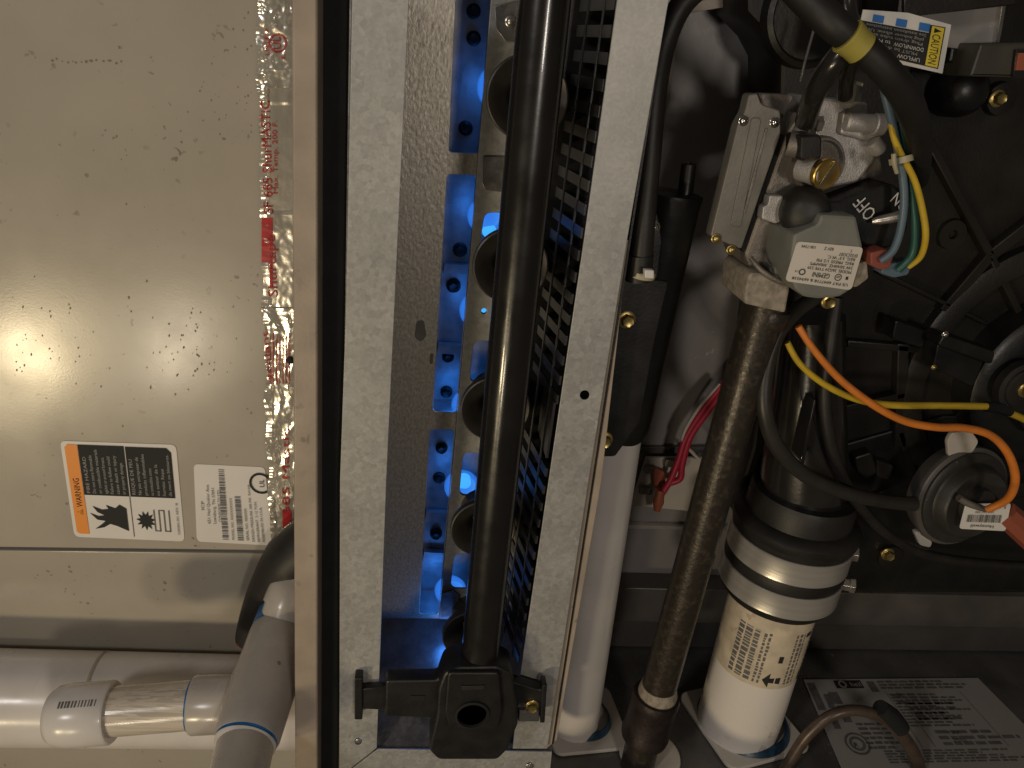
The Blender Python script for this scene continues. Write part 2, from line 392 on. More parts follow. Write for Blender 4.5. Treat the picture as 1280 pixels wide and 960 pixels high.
hs = [rnd([(607, 266), (660, 266), (650, 300), (601, 300)], 9), rnd([(592, 426), (640, 426), (630, 478), (587, 478)], 9), rnd([(579, 566), (630, 566), (625, 620), (574, 620)], 9), rnd([(568, 692), (612, 692), (604, 737), (563, 737)], 9), circ(605, 389, 3.6, 12)]
hs[0] = rnd([(606, 266), (662, 266), (655, 304), (600, 304)], 9)
bp = [(440, -60), (800, -60), (700, 776), (440, 773)]
plate('back_panel', [bp] + [rnd(s, 5) for s in slots] + hs, YK, .0025, 'galv_rough', bb, .0004)
# side walls, floor and top of the box
zt = P(500, -60, YK).z; zb = P(560, 937, YF).z; xl = P(440, 500, YF).x - .004
fl = [P(436, 937, YF + .003), P(690, 940, YF + .003), P(700, 776, YK - .001), P(430, 773, YK - .001)]
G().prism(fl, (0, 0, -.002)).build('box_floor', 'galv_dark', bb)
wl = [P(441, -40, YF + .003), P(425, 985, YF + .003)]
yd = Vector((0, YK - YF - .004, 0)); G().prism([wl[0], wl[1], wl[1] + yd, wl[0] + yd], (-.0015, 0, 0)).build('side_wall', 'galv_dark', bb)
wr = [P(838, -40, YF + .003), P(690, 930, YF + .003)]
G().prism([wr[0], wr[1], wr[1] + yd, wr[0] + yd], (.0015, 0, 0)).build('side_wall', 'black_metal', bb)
# burner chamber behind the slots
YC = .650
plate('chamber_plate', [[(470, -80), (720, -80), (720, 800), (470, 800)]], YC, .002, 'chamber', bb, .0003)
for x0, y0, x1, y1 in ((560, -20, 640, -13), (540, 205, 640, 206), (520, 525, 620, 526), (505, 770, 600, 771)):
    q = [P(x0, y0, YK + .004), P(x1, y1, YK + .004)]; dy = Vector((0, YC - YK - .006, 0))
    G().prism([q[0], q[1], q[1] + dy, q[0] + dy], (0, 0, .0015)).build('divider', 'chamber', bb)
q = [P(512, -60, YK + .004), P(470, 800, YK + .004)]; dy = Vector((0, YC - YK - .006, 0)); G().prism([q[0], q[1], q[1] + dy, q[0] + dy], (-.001, 0, 0)).build('chamber_wall', 'chamber', bb)
q = [P(730, -60, YK + .004), P(700, 800, YK + .004)]; G().prism([q[0], q[1], q[1] + dy, q[0] + dy], (.001, 0, 0)).build('chamber_wall', 'chamber', bb)
for x, y in ((592, 14), (592, 48), (582, 160), (575, 312), (567, 357), (560, 446), (558, 490), (552, 560), (549, 597), (545, 667)):
    r = 9 if y < 400 else 7.5
    bolt('chamber_screw', x, y, YC - .001, r, 'black_metal', bb, True)
for x0, y0, x1, y1 in ((556, 330, 600, 332), (548, 430, 585, 432), (530, 690, 565, 692), (533, 640, 570, 642)):
    plate('chamber_rib', [[(x0, y0), (x1, y1), (x1 - 2, y1 + 12), (x0 - 2, y0 + 12)]], YC - .008, .007, 'chamber', bb, .0003)
# carrier plate in front of the back panel, with long openings between burners
YR = .585
car = [(617, -40), (770, -40), (690, 600), (660, 774), (549, 774), (572, 516), (598, 192)]
plate('carrier_plate', [car] + hs, YR, .004, 'galv', bb, .0005)
g = G()
for a_, b_ in (((617, -40), (598, 192)), ((598, 192), (572, 516)), ((572, 516), (549, 774))):
    u, v = P(*a_, YR + .0042), P(*b_, YR + .0042); g.prism([u, v, v + Vector((0, .009, 0)), u + Vector((0, .009, 0))], (.0012, 0, 0))
g.build('carrier_edge', 'burner', bb)
plate('mark', [rnd([(521, 401), (530, 400), (533, 420), (526, 428), (518, 422)], 4)], YK - .0006, .0005, 'stain', bb, .0001)
plate('mark', [rnd([(538, 442), (542, 442), (541, 455), (537, 455)], 2)], YK - .0006, .0005, 'stain', bb, .0001)
plate('shade_sheet', [[(700, -40), (800, -40), (700, 776), (640, 776), (648, 600)]], YR - .003, .002, 'black_metal', bb, .0003)  # added black sheet, stands in for the shade right of the manifold
# carrier tie plates and studs
for poly in ([(618, 8), (650, 0), (650, 52), (632, 52), (620, 36)], [(604, 196), (640, 196), (630, 240), (607, 238), (602, 228)], [(552, 742), (566, 738), (574, 744), (570, 770), (552, 772)]):
    plate('tie_plate', [poly], YR - .0025, .002, 'galv_dark', bb, .0004)
bolt('carrier_screw', 638, 27, YR - .003, 7, 'clamp_screw', bb, False)
# louvred guard along the right side of the box: bars run from front to back
guard = thing('louvred_guard', 'black slotted louvre guard beside the right galvanised flange', 'guard', P(660, 840, .55))
topg, botg = P(770, 4, YF + .004), P(647, 838, YF + .004)
NB = 33
def gp(t, y): return Vector((topg.x + (botg.x - topg.x) * t, y, topg.z + (botg.z - topg.z) * t))
ts = []
t = .0
while t < 1: ts.append(t); t += .0296
for i, t in enumerate(ts):
    if .505 < t < .60: continue
    c = gp(t, 0); h = .0036
    G().prism([Vector((c.x - .0008, YF + .004, c.z - h)), Vector((c.x - .0008, YF + .004, c.z + h)), Vector((c.x - .010, YF + .070, c.z + h)), Vector((c.x - .010, YF + .070, c.z - h))], (.0016, 0, 0)).build('louvre_bar', 'black_guard', guard, True)
for y, wd in ((YF + .052, .0024), (YF + .022, .0018)):
    a_, b_ = gp(0, y), gp(1, y); sh_ = Vector((-(y - YF - .004) / .066 * .0092 + .001, 0, 0)); a_ = a_ + sh_; b_ = b_ + sh_
    G().prism([a_ + Vector((-.002, -wd, .02)), b_ + Vector((-.002, -wd, 0)), b_ + Vector((-.002, wd, 0)), a_ + Vector((-.002, wd, .02))], (.001, 0, 0)).build('rail', 'black_guard', guard)
a_, b_ = gp(.508, 0), gp(.597, 0)
G().prism([a_ + Vector((-.0024, YF + .004, 0)), b_ + Vector((-.0024, YF + .004, 0)), b_ + Vector((-.0024, YF + .05, 0)), a_ + Vector((-.0024, YF + .05, 0))], (.0018, 0, 0)).build('solid_panel', 'black_guard', guard)

# burners
cs = [(659, 122), (638, 332), (619, 510), (604, 660), (591, 793)]
YV = .552
bs = []
p0 = P(*cs[0], YV); r0 = PX(52, p0)
for i, c in enumerate(cs):
    p = P(*c, YV)
    lab = ['topmost gas burner nozzle ring behind the black manifold pipe', 'second burner ring from the top behind the manifold pipe', 'middle burner ring of five behind the manifold pipe', 'fourth burner ring from the top behind the manifold pipe', 'lowest burner ring just above the black manifold bracket'][i]
    if i == 0:
        bn = thing('burner', lab, 'burner', p0, 'gas burners in a row')
        prof = [(.030, .30), (.016, .32), (.009, .40), (.005, .54), (.001, .72), (-.002, .88), (-.003, .95), (-.0024, .988), (.0005, 1.0), (.004, .985), (.007, .93), (.010, .75), (.014, .66), (.034, .64)]
        G().lathe(p0, (0, 1, 0), [(h, r * r0) for h, r in prof], 48, False).build('bell_mouth', 'burner', bn)
        G().lathe(p0 + Vector((0, .024, 0)), (0, 1, 0), [(0, r0 * .1), (.001, r0 * .32), (.004, r0 * .32)], 24).build('throat', 'black_metal', bn)
        bs.append(bn)
    else:
        cp = bs[0].copy(); COL.objects.link(cp); cp.location = p; cp['label'] = lab; BASE[cp.name] = p
        for ch in bs[0].children:
            k = ch.copy(); COL.objects.link(k); k.parent = cp
        bs.append(cp)
# flames: long blue cones in the chamber, one per burner plus the crossover flames, and the light they give
fl_spots = [(624, 110, 28), (608, 270, 24), (600, 388, 26), (584, 506, 20), (577, 608, 22), (563, 738, 20)]
labs = ['blue gas flame at the top slot', 'blue gas flame in the upper half of the middle slot', 'blue gas flame halfway down the middle slot', 'small blue gas flame at the foot of the middle slot', 'blue gas flame in the lower slot below its screws', 'broad blue gas flame at the foot of the lowest slot']
for i, (x, y, r) in enumerate(fl_spots[:6]):
    p = P(x, y, .628); rr = PX(r, p)
    f_ = thing('flame', labs[i], 'flame', p, 'gas flames behind the slots')
    G().lathe(p - Vector((0, .014, 0)), (0, 1, 0), [(0, rr * .35), (.004, rr * .7), (.010, rr * .95), (.016, rr), (.022, rr * .8), (.026, rr * .4), (.028, .0005)], 28).build('outer_flame', 'flame', f_)
    G().lathe(p - Vector((0, .006, 0)) + Vector((PX(4, p), 0, 0)), (0, 1, 0), [(0, rr * .2), (.004, rr * .55), (.008, rr * .6), (.014, rr * .3), (.016, .0004)], 24).build('inner_flame', 'flame_core', f_)
    l = bpy.data.lights.new('flame_light', 'POINT'); l.energy = .022; l.color = (.035, .24, 1); l.shadow_soft_size = .012
    lo = bpy.data.objects.new('flame_light', l); COL.objects.link(lo); lo.location = P(x - 16, y, .622)
for x, y in ((605, 389), (580, 606), (634, 120), (612, 290)):
    p = P(x, y, .612)
    tag(G().lathe(p, (0, 1, 0), [(0, PX(3, p)), (.003, PX(9, p)), (.01, PX(9, p)), (.013, .0004)], 16).build('pilot_flame', 'glow_hole'), {605: 'tiny bright blue flame seen through a round hole in the carrier plate', 580: 'bright blue flame seen through the long lower opening', 634: 'pale blue flame inside the topmost burner ring', 612: 'dim blue flame seen through the upper long opening'}[x], 'flame', 'gas flames behind the carrier plate')
l = bpy.data.lights.new('flame_light', 'POINT'); l.energy = .09; l.color = (.05, .25, 1); l.shadow_soft_size = .02
lo = bpy.data.objects.new('flame_light', l); COL.objects.link(lo); lo.location = P(560, 812, .575)

# manifold pipe with its bracket
mp = thing('gas_manifold', 'long glossy black gas manifold pipe running down the burner box', 'manifold pipe', P(597, 840, .5))
YM = .487
tp, bt = P(684, -30, YM), P(597, 850, YM)
rm = PX(33.5, P(681, 0, YM))
G().lathe(tp, bt - tp, [(0, rm), ((bt - tp).length, rm)], 48).build('pipe', 'manifold', mp)
for c in cs:
    p = P(c[0] , c[1], .505); G().lathe(p, (0, 1, 0), [(0, .008), (.012, .008), (.014, .006), (.022, .005)], 6).build('orifice', 'brass_dull', mp)
br = thing('manifold_bracket', 'black pressed steel bracket holding the foot of the manifold pipe', 'bracket', P(590, 948, .49))
YA = .470
plate('centre_block', [rnd([(555, 842), (570, 834), (622, 833), (640, 842), (645, 870), (648, 905), (634, 938), (622, 950), (548, 950), (536, 938), (546, 895), (548, 862)], 5)], YA, .028, 'black_metal', br, .002)
plate('raised_face', [rnd([(560, 841), (624, 841), (628, 890), (622, 912), (562, 912), (556, 890)], 5)], YA - .004, .005, 'black_metal', br, .0015)
p = P(590, 893, YA - .004); G().lathe(p, FWD, [(0, PX(22, p)), (.0015, PX(22, p)), (.0022, PX(19, p)), (-.002, PX(17, p))], 32).build('recess', 'foam', br)
plate('left_arm', [rnd([(482, 851), (545, 850), (556, 843), (556, 896), (540, 898), (481, 896)], 4)], YA + .010, .014, 'black_metal', br, .002)
plate('left_tongue', [[(446, 862), (484, 858), (484, 888), (446, 886)]], YA + .022, .006, 'black_metal', br, .001)
plate('end_tab', [rnd([(443, 848), (453, 848), (453, 900), (443, 900)], 2)], YA + .020, .012, 'black_metal', br, .001)
plate('right_arm', [rnd([(640, 852), (672, 862), (682, 862), (680, 894), (650, 900), (640, 898)], 3)], YA + .016, .010, 'black_metal', br, .001)
plate('end_tab', [rnd([(678, 856), (684, 857), (681, 904), (675, 904)], 1.5)], YA + .014, .012, 'black_metal', br, .001)
plate('slot', [rnd([(512, 870), (532, 870), (530, 876), (511, 876)], 2)], YA + .0092, .001, 'foam', br, .0002)
plate('embossed_mark', [[(577, 858), (606, 857), (605, 862), (577, 863)]], YA - .0052, .0015, 'black_guard', br, .0004)
bolt('bolt', 665, 881, YA + .016, 8.5, 'brass_dull', br)
bolt('bolt', 636, 884, YA + .014, 5, 'brass_dull', br, False)
plate('spring_clip', [[(649, 889), (674, 889), (674, 903), (648, 903)]], YA + .012, .008, 'steel', br, .002)

# ------------------------------------------------------------------ left side: stickers, tape, pipes
YS = YPANEL - .0004
# warning sticker: reads upwards
wl_ = thing('warning_label', 'white and black warning sticker with orange band and flame pictograms', 'sticker', P(150, 615, YS))
cor = [(93, 671), (75, 551), (220, 556), (231, 677)]    # reading frame: bl, br, tr(?)...
sh = plate('sheet', [rnd([(75, 551), (220, 556), (231, 677), (93, 671)], 7)], YS - .0003, .0004, 'label_white', wl_, .0001)
# reading direction is up: bl = lower right, br = upper right, tr = upper left, tl = lower left
pr = Print(P(231, 677, YS), P(220, 556, YS), P(75, 551, YS), P(93, 671, YS), .0003); pr.c = tuple(P(x, y, YS - .0006) for x, y in ((231, 677), (220, 556), (75, 551), (93, 671)))
pr.poly('orange', [(.04, .86), (.97, .86), (.97, .945), (.94, .97), (.06, .97), (.04, .945)])
pr.text('ink', 'WARNING', .33, .885, .075, .30); pr.poly('ink', [(.24, .885), (.31, .885), (.275, .95)])
pr.rect('ink', .46, .46, .97, .855); pr.poly('ink', [(.46, .05), (.92, .05), (.965, .09), (.965, .45), (.46, .45)])
for k, st in enumerate(['FIRE HAZARD', 'Do not store flammable', 'or combustible materials', 'against or around furnace.', 'Failure to follow could', 'cause death or injury', 'or property damage.']):
    pr.text('ink_dim', st, .48, .80 - k * .052, .042, .30 + .16 * R.random())
for k, st in enumerate(['RISQUE DE FEU', 'Ne pas entreposer de', 'produits inflammables', 'ou combustibles contre', 'ou autour de la', 'fournaise. Risque', 'de mort ou blessures.']):
    pr.text('ink_dim', st, .48, .40 - k * .054, .042, .26 + .2 * R.random())
flm = [(.09, .50), (.33, .50), (.37, .56), (.33, .60), (.36, .68), (.32, .66), (.31, .72), (.345, .80), (.28, .76), (.25, .70), (.24, .76), (.27, .83), (.20, .77), (.19, .70), (.15, .74), (.10, .80), (.12, .72), (.16, .66), (.14, .60)]
pr.poly('ink', flm)
star = []
for i in range(22):
    a_ = 2 * math.pi * i / 22; rr = .105 if i % 2 else .06; star.append((.21 + rr * math.cos(a_), .335 + rr * .85 * math.sin(a_)))
pr.poly('ink', star)
for k in range(4):
    y = .25 - k * .045; pr.rect('ink_grey', .10, y, .33, y + .012); 
    if k < 3: pr.rect('ink_grey', .32 if k % 2 else .10, y - .045, .33 if k % 2 else .11, y)
pr.rect('ink_grey', .03, .455, .46, .462); pr.text('ink_grey', '328384-201 REV. B', .07, .035, .03, .34)
pr.build(wl_)
# rating sticker: reads upwards
rl = thing('rating_label', 'small white barcode sticker beside the foil tape', 'sticker', P(290, 630, YS))
plate('sheet', [rnd([(242, 580), (331, 584), (341, 682), (246, 677)], 6)], YS - .0003, .0004, 'label_white', rl, .0001)
pr = Print(*[P(x, y, YS - .0006) for x, y in ((341, 682), (331, 584), (242, 580), (246, 677))], .0003)
for k, (st, wd, s0) in enumerate([('ICP', .12, .42), ('651 Heil Quaker Ave', .50, .25), ('Lewisburg, TN 37091', .46, .25), ('CONFORMS TO STD.', .42, .28)]): pr.text('ink_grey', st, s0, .88 - k * .075, .06, wd)
pr.bars('ink_grey', .05, .58, .95, .66, 60, 3, vert=True); pr.text('ink_grey', 'MODEL NO. XXXXXXXXX', .05, .50, .05, .55)
pr.bars('ink_grey', .05, .38, .62, .46, 40, 5, vert=True); pr.text('ink_grey', 'SERIAL NO. 0000000', .05, .31, .05, .42)
pr.text('ink_grey', 'DESIGN PRESSURE 300 PSI  R410A', .04, .235, .05, .74); pr.text('ink_grey', 'REFRIGERANT  2-12 TON', .04, .165, .05, .52); pr.text('ink_grey', 'ASSEMBLED IN U.S.A.', .04, .10, .05, .46)
pr.ring('ink', .80, .08, .13, .2); pr.text('ink', 'UL', .75, .03, .10, .10)
pr.build(rl)
# foil tape: crumpled strip over the joint
ft = thing('foil_tape', 'crumpled silver foil tape with red print down the panel edge', 'tape', P(345, 700, YPANEL))
def tape_edge(y):
    le = 320 + (y / 700.) * 17 + 1.6 * math.sin(y * .11) + 1.2 * math.sin(y * .043 + 1)
    if y > 640: le += (y - 640) * .16
    ri = 361 + 7 * (y / 700.)
    return le, ri
from mathutils import noise as mn
def crumple(x, y):
    q = Vector((x * .05, y * .035, 0)); rg = lambda v: 1 - abs(mn.noise(v))
    amp = .2 + .65 * (1 if y < 130 or y > 385 else .15)
    if 110 < y < 265 and x > 335: amp *= .25
    s = rg(q) + .5 * rg(q * 2.3 + Vector((3, 1, 0))) + .25 * rg(q * 5)
    eg = 1.2 * abs(mn.noise(Vector((9, y * .14, 0)))) if x < 329 + y * .024 else 0
    return (s * amp * .0022 + eg * .0016)
NX, NY = 26, 340
vs = []; fs = []
for j in range(NY + 1):
    y = -20 + 722 * j / NY; le, ri = tape_edge(y)
    for i in range(NX + 1):
        x = le + (ri + 12 - le) * i / NX
        vs.append(P(x, y, YPANEL - .0008 - crumple(x, y)))
fs = [(j * (NX + 1) + i, j * (NX + 1) + i + 1, (j + 1) * (NX + 1) + i + 1, (j + 1) * (NX + 1) + i) for j in range(NY) for i in range(NX)]
tp_o = finish('strip', vs, fs, 'foil', ft)
def tape_print(x0, y0, x1, h, st, wid, m='red_ink'):                 # letters that follow the crumpled surface, reading upwards
    v, f = glyphs(st); mx = max(a for a, b in v); k = wid / mx; out = []
    for a, b in v:
        px, py = x0 - b * h + (x1 - x0) * (a / mx), y0 - a * k
        out.append(P(px, py, YPANEL - .0017 - crumple(px, py)))
    return out, f
g = G()
for st, x0, y0, x1, h, wd in (('SF 685 ShurMASTIC', 341, 268, 337, 17, 142), ('Max. Temp. 200 F.', 347, 243, 346, 9, 92), ('Shurtape', 347, 372, 343, 17, 78), ('SF 685 Mastic', 362, 676, 361, 13, 140), ('UL', 351, 62, 350, 14, 16), ('LISTED', 336, 70, 335, 7, 34), ('R', 357, 74, 356, 8, 6), ('sealant', 340, 476, 334, 10, 62)):
    g.add(*tape_print(x0, y0, x1, h, st, wd))
for k in range(24):                                             # ring round the mark
    a0, a1 = 2 * math.pi * k / 24, 2 * math.pi * (k + 1) / 24; q = []
    for a_, r in ((a0, 11.5), (a1, 11.5), (a1, 9.3), (a0, 9.3)):
        x, y = 347 + r * math.cos(a_), 54 + r * 1.05 * math.sin(a_); q.append(P(x, y, YPANEL - .0014 - crumple(x, y)))
    g.add(q, [(0, 1, 2, 3)])
for k in range(14):
    for (xa, xb, ya, yb) in ((327, 341, 272, 328), (337, 341, 328, 360)):
        q = []; h = (yb - ya) / 14
        for x, y in ((xa, ya + k * h), (xb, ya + k * h), (xb, ya + (k + 1) * h), (xa, ya + (k + 1) * h)): q.append(P(x, y, YPANEL - .0011 - crumple(x, y)))
        g.add(q, [(0, 1, 2, 3)])
for k in range(8):
    q = []
    for x, y in ((353, 638 + k * 6), (364, 638 + k * 6), (364, 644 + k * 6), (353, 644 + k * 6)): q.append(P(x, y, YPANEL - .0014 - crumple(x, y)))
    g.add(q, [(0, 1, 2, 3)])
for k in range(7):
    q = []
    for x, y in ((337 + k * 4, 420 + R.uniform(-8, 8)), (338.2 + k * 4, 418), (338.2 + k * 4, 480), (337 + k * 4, 480)): q.append(P(x, y, YPANEL - .0016 - crumple(x, y)))
    g.add(q, [(0, 1, 2, 3)])
g.build('lettering', 'red_ink', ft, False)['kind'] = 'stuff'
# big white horizontal pipe
pl = thing('vent_pipe', 'thick white plastic pipe lying across the bottom behind the tee', 'pipe', P(180, 930, .61))
pa_, pb_ = P(-60, 870, .61), P(372, 878, .61)
rp = PX(58, pa_)
rod('pipe', pa_, P(440, 879, .61), [(0, rp), (1, rp)], 'pvc', pl, 56)
dirp = (pb_ - pa_).normalized(); c_ = P(124, 873, .61)
G().lathe(c_ - dirp * .0016, dirp + Vector((0, 0, .0)), [(0, rp * 1.001), (.0005, rp * 1.004), (.0027, rp * 1.004), (.0032, rp * 1.001)], 56, False).build('joint_line', 'tan_line', pl)
# orange print on the underside of the pipe
v, f = glyphs('PVC-1120  SCH 40  ASTM D1785  NSF-PW'); g = G(); mx = max(a for a, b in v)
u = dirp; st0 = P(136, 922, .61 - rp * .72)
axis0 = pa_
vv = []
for a, b in v:
    s_ = a / mx * .115; base = st0 + u * s_; k = (base - axis0).dot(u); c = axis0 + u * k
    ang = math.radians(-52 + b * 8); vv.append(c + Vector((0, -math.cos(ang), math.sin(ang))) * (rp + .0004))
g.add(vv, f); g.build('lettering', 'faded_orange', pl, False)['kind'] = 'stuff'
# tee with capped stub
te = thing('drain_tee', 'grey white plastic drain tee with blue primer rings and capped stub', 'pipe tee', P(300, 955, .53))
YT = .522
def TY(y): return .59 - (y - 782) / 139 * .11
top_, mid_, low_ = P(350, 790, TY(790)), P(332, 860, TY(860)), P(310, 930, YT)
low_ = P(308, 925, TY(925))
rt_ = PX(38, mid_); L_ = (low_ - top_).length
rod('tee_body', top_, low_, [(0, rt_ * .95), (.03, rt_ * 1.0), (.30, rt_ * 1.03), (.5, rt_ * 1.08), (.72, rt_ * 1.05), (.97, rt_), (1, rt_ * .96)], 'pvc_tee', te)
hub0 = P(330, 878, YT); hub1 = P(241, 881, YT); rh = PX(36, hub1)
rod('branch_hub', hub0, hub1, [(0, rh * .95), (.5, rh * .98), (.97, rh), (1, rh * .96), (1.0, rh * .84)], 'pvc_grey', te)
rod('primer_ring', hub1 + (hub0 - hub1) * -.03, hub1 + (hub0 - hub1) * .02, [(0, rh * .88), (1, rh * .88)], 'blue', te)
st1 = P(115, 891, YT); rs = PX(30, hub1)
rod('clear_stub', hub1, st1, [(0, rs), (1, rs)], 'pvc_clear', te)
c0, c1 = P(142, 890, YT), P(60, 896, YT); rc = PX(38, c0)
rod('cap', c0, c1, [(0, rs), (0, rc * .95), (.03, rc), (.62, rc), (.82, rc * .95), (.93, rc * .80), (.985, rc * .5), (1.0, rc * .1)], 'pvc', te)
cd = (c1 - c0).normalized(); g = G()
pr0 = Print(P(84, 872, YT - rc), P(136, 866, YT - rc), P(136, 858, YT - rc), P(84, 864, YT - rc), .0003)
for i in range(12):
    s0, s1 = .15 + i * .048, .15 + i * .048 + .034 * R.uniform(.5, 1.2)
    qs = []
    for s_, an in ((s0, 58), (s1, 58), (s1, 70), (s0, 70)):
        a_ = math.radians(an); c = c0 + (c1 - c0) * s_; qs.append(c + Vector((0, -math.cos(a_), math.sin(a_))) * (rc + .0003))
    g.add(qs, [(0, 1, 2, 3)])
g.build('lettering', 'ink_grey', te, False)['kind'] = 'stuff'
# upper adapter and blue primer, lower pipe
tdir = low_ - top_; ua, ub = top_ - tdir * .22, P(376, 715, .612)
rod('upper_pipe', top_, ub, [(0, rt_ * .82), (.30, rt_ * .84), (.42, rt_ * .84), (.43, rt_ * .92), (.72, rt_ * .90), (.82, rt_ * .76), (1, rt_ * .6)], 'pvc_grey', te)
rod('primer_ring', top_, ua, [(-.1, rt_ * .97), (.1, rt_ * .985), (.75, rt_ * .965), (1, rt_ * .88)], 'blue', te)
rod('primer_drip', top_ + tdir * .02, top_ - tdir * .03, [(0, rt_ * .93), (.6, rt_ * .90), (1, rt_ * .88)], 'pvc', te)
rod('lower_pipe', low_, P(288, 1010, TY(1005)), [(-.1, rt_ * .86), (1, rt_ * .86)], 'pvc_grey', te)
rod('primer_ring', low_ - (low_ - top_) * .02, low_ + (low_ - top_) * .045, [(0, rt_ * .96), (.4, rt_ * .93), (1, rt_ * .88)], 'blue', te)
rod('glue_bead', low_ + (low_ - top_) * .028, low_ + (low_ - top_) * .075, [(0, rt_ * .94), (.5, rt_ * .92), (1, rt_ * .87)], 'pvc', te)
# black insulated line
il = thing('insulated_line', 'black foam sleeve with dark red lining above the tee', 'pipe sleeve', P(310, 805, .6))
tubepx('sleeve', [(402, 668, .622, 36), (366, 700, .622, 37), (334, 748, .626, 27), (310, 800, .630, 16)], 'rubber', il, 24)
p = P(310, 798, .630); q = P(305, 808, .628); rod('lining', p, q, [(-.2, PX(14.6, p)), (.7, PX(13, p)), (1, PX(8, p))], 'red_foam', il)

# ------------------------------------------------------------------ right side: pipes through the floor
def collar(name, label, c, half, rr, ang):
    o = thing(name, label, 'pipe collar', c)
    cu = [Vector((math.cos(a_), math.sin(a_), 0)) for a_ in []]
    poly = []
    for sx, sy in ((-1, -1), (1, -1), (1, 1), (-1, 1)):
        for k in range(5):
            a_ = math.atan2(sy, sx) + math.radians(-40 + 20 * k); q = Vector((sx * half * .8, sy * half * .8, 0)) + Vector((math.cos(a_), math.sin(a_), 0)) * half * .2 * 1.2
            poly.append(c + Matrix.Rotation(ang, 3, 'Z') @ q)
    G().prism(poly, (0, 0, .0045)).build('flange', 'label', o, True, .001)
    G().lathe(c + Vector((0, 0, .0045)), (0, 0, 1), [(0, rr * 1.17), (.004, rr * 1.12), (.007, rr * 1.04), (.007, rr)], 40, False).build('rim', 'primer_dark', o)
    return o
# right vent pipe
pbt = PZ(920, 908, ZF); Yv = pbt.y
ptp = P(976, 715, Yv); rv = PX(49, pbt)
vp = thing('exhaust_pipe', 'fat white plastic exhaust pipe with a faded paper label under the clamps', 'pipe', pbt)
rod('pipe', pbt + Vector((0, 0, .001)), ptp, [(0, rv), (1, rv)], 'pvc_dirty', vp, 56)
axv = (ptp - pbt).normalized()
# paper label wrapped round the pipe
pt0 = P(947, 822, Yv); t0 = (pt0 - pbt).dot(axv); LH = (P(966, 758, Yv) - pt0).length
tt = axv.orthogonal()
def wrap(an, h, r):     # an: degrees from facing camera, positive to the right
    e1 = Vector((1, 0, 0)); e1 = (e1 - axv * e1.dot(axv)).normalized(); e2 = e1.cross(axv).normalized()
    if e2.y > 0: e2 = -e2
    a_ = math.radians(an); return pbt + axv * (t0 + h * LH) + (e1 * math.sin(a_) + e2 * math.cos(a_)) * r
def wrapped(g, a0, a1, h0, h1, r, n=1):
    v = []; 
    for i in range(n + 1):
        an = a0 + (a1 - a0) * i / n; v += [wrap(an, h0, r), wrap(an, h1, r)]
    g.add(v, [(2 * i, 2 * i + 2, 2 * i + 3, 2 * i + 1) for i in range(n)])
g = G(); wrapped(g, -95, 66, 0, 1.28, rv + .0003, 24); M['old_label'] = mat('aged_paper_label', (.68, .58, .43), .5, 0, .25, 60, spots=(90, .6, (.36, .27, .17))); g.build('paper_label', 'old_label', vp)
g = G(); q = random.Random(5)
for a0, a1 in ((-64, -56), (-54, -44), (-42, -34), (-30, -26), (-24, -20), (12, 16), (18, 23), (25, 28), (44, 50)):
    k = 0
    while k < .92:
        w_ = q.uniform(.03, .09)
        wrapped(g, a0, a1 - 1.5 * q.random(), .08 + k, .08 + min(k + w_ * .8, .92), rv + .0006); k += w_ + .01
g.build('fine_print', 'ink_grey', vp, False)['kind'] = 'stuff'
g = G(); rr = rv + .0007
for pl_ in ([(-10, .12), (6, .10), (6, .22), (-10, .20)], [(-18, .16), (-9, .03), (-9, .30)], [(40, .04), (54, .02), (56, .22), (48, .26), (40, .18)], [(-4, .5), (2, .5), (2, .62), (-4, .62)], [(30, .9), (40, .9), (40, .98), (30, .98)]):
    g.add([wrap(a_, h_, rr) for a_, h_ in pl_], [tuple(range(len(pl_)))])
g.build('arrow_mark', 'ink', vp, False)['kind'] = 'stuff'
collar('pipe_collar', 'cream plastic floor collar round the fat exhaust pipe', PZ(925, 908, ZF) + Vector((.004, .004, .001)), rv * 1.18, rv, .25)
# rubber coupling and clamps
Yc = Yv
cb, ct = P(968, 737, Yc), P(1006, 612, Yc)
rcpl = PX(73, P(980, 700, Yc)); axc = ct - cb
cpl = thing('rubber_coupling', 'ribbed black rubber coupling joining blower outlet to white exhaust pipe', 'coupling', cb)
rod('sleeve', cb, ct, [(0, rv * 1.02), (0, rcpl * .90), (.03, rcpl * .94), (.08, rcpl * .97), (.30, rcpl * .97), (.35, rcpl * 1.0), (.40, rcpl * .97), (.64, rcpl * .97), (.68, rcpl * 1.03), (.74, rcpl * 1.04), (.78, rcpl * .98), (.80, rcpl * .86), (.96, rcpl * .85), (1, rcpl * .82), (1.0, rcpl * .72)], 'rubber', cpl, 64)
for i, (t0_, t1_, lab) in enumerate(((.40, .605, 'upper stainless hose clamp on the rubber coupling'), (.08, .29, 'lower stainless hose clamp on the rubber coupling'))):
    hc = thing('hose_clamp', lab, 'hose clamp', cb + axc * t0_, 'hose clamps on the coupling')
    rod('band', cb + axc * t0_, cb + axc * t1_, [(0, rcpl * .99), (.04, rcpl * 1.005), (.12, rcpl * 1.0), (.88, rcpl * 1.0), (.96, rcpl * 1.005), (1, rcpl * .99)], 'clamp', hc, 64)
    x, y = ((1064, 692), (1060, 731))[i]
    p = P(x, y, Yc - .012); k = PX(10, p)
    G().lathe(p + Vector((-k * 1.5, .004, 0)), Vector((1, -.35, .1)), [(0, k * .9), (k * 1.6, k * .9), (k * 1.65, k * 1.05), (k * 2.3, k * 1.05), (k * 2.35, k * .7)], 6).build('screw_housing', 'clamp_screw', hc, True, .0006)
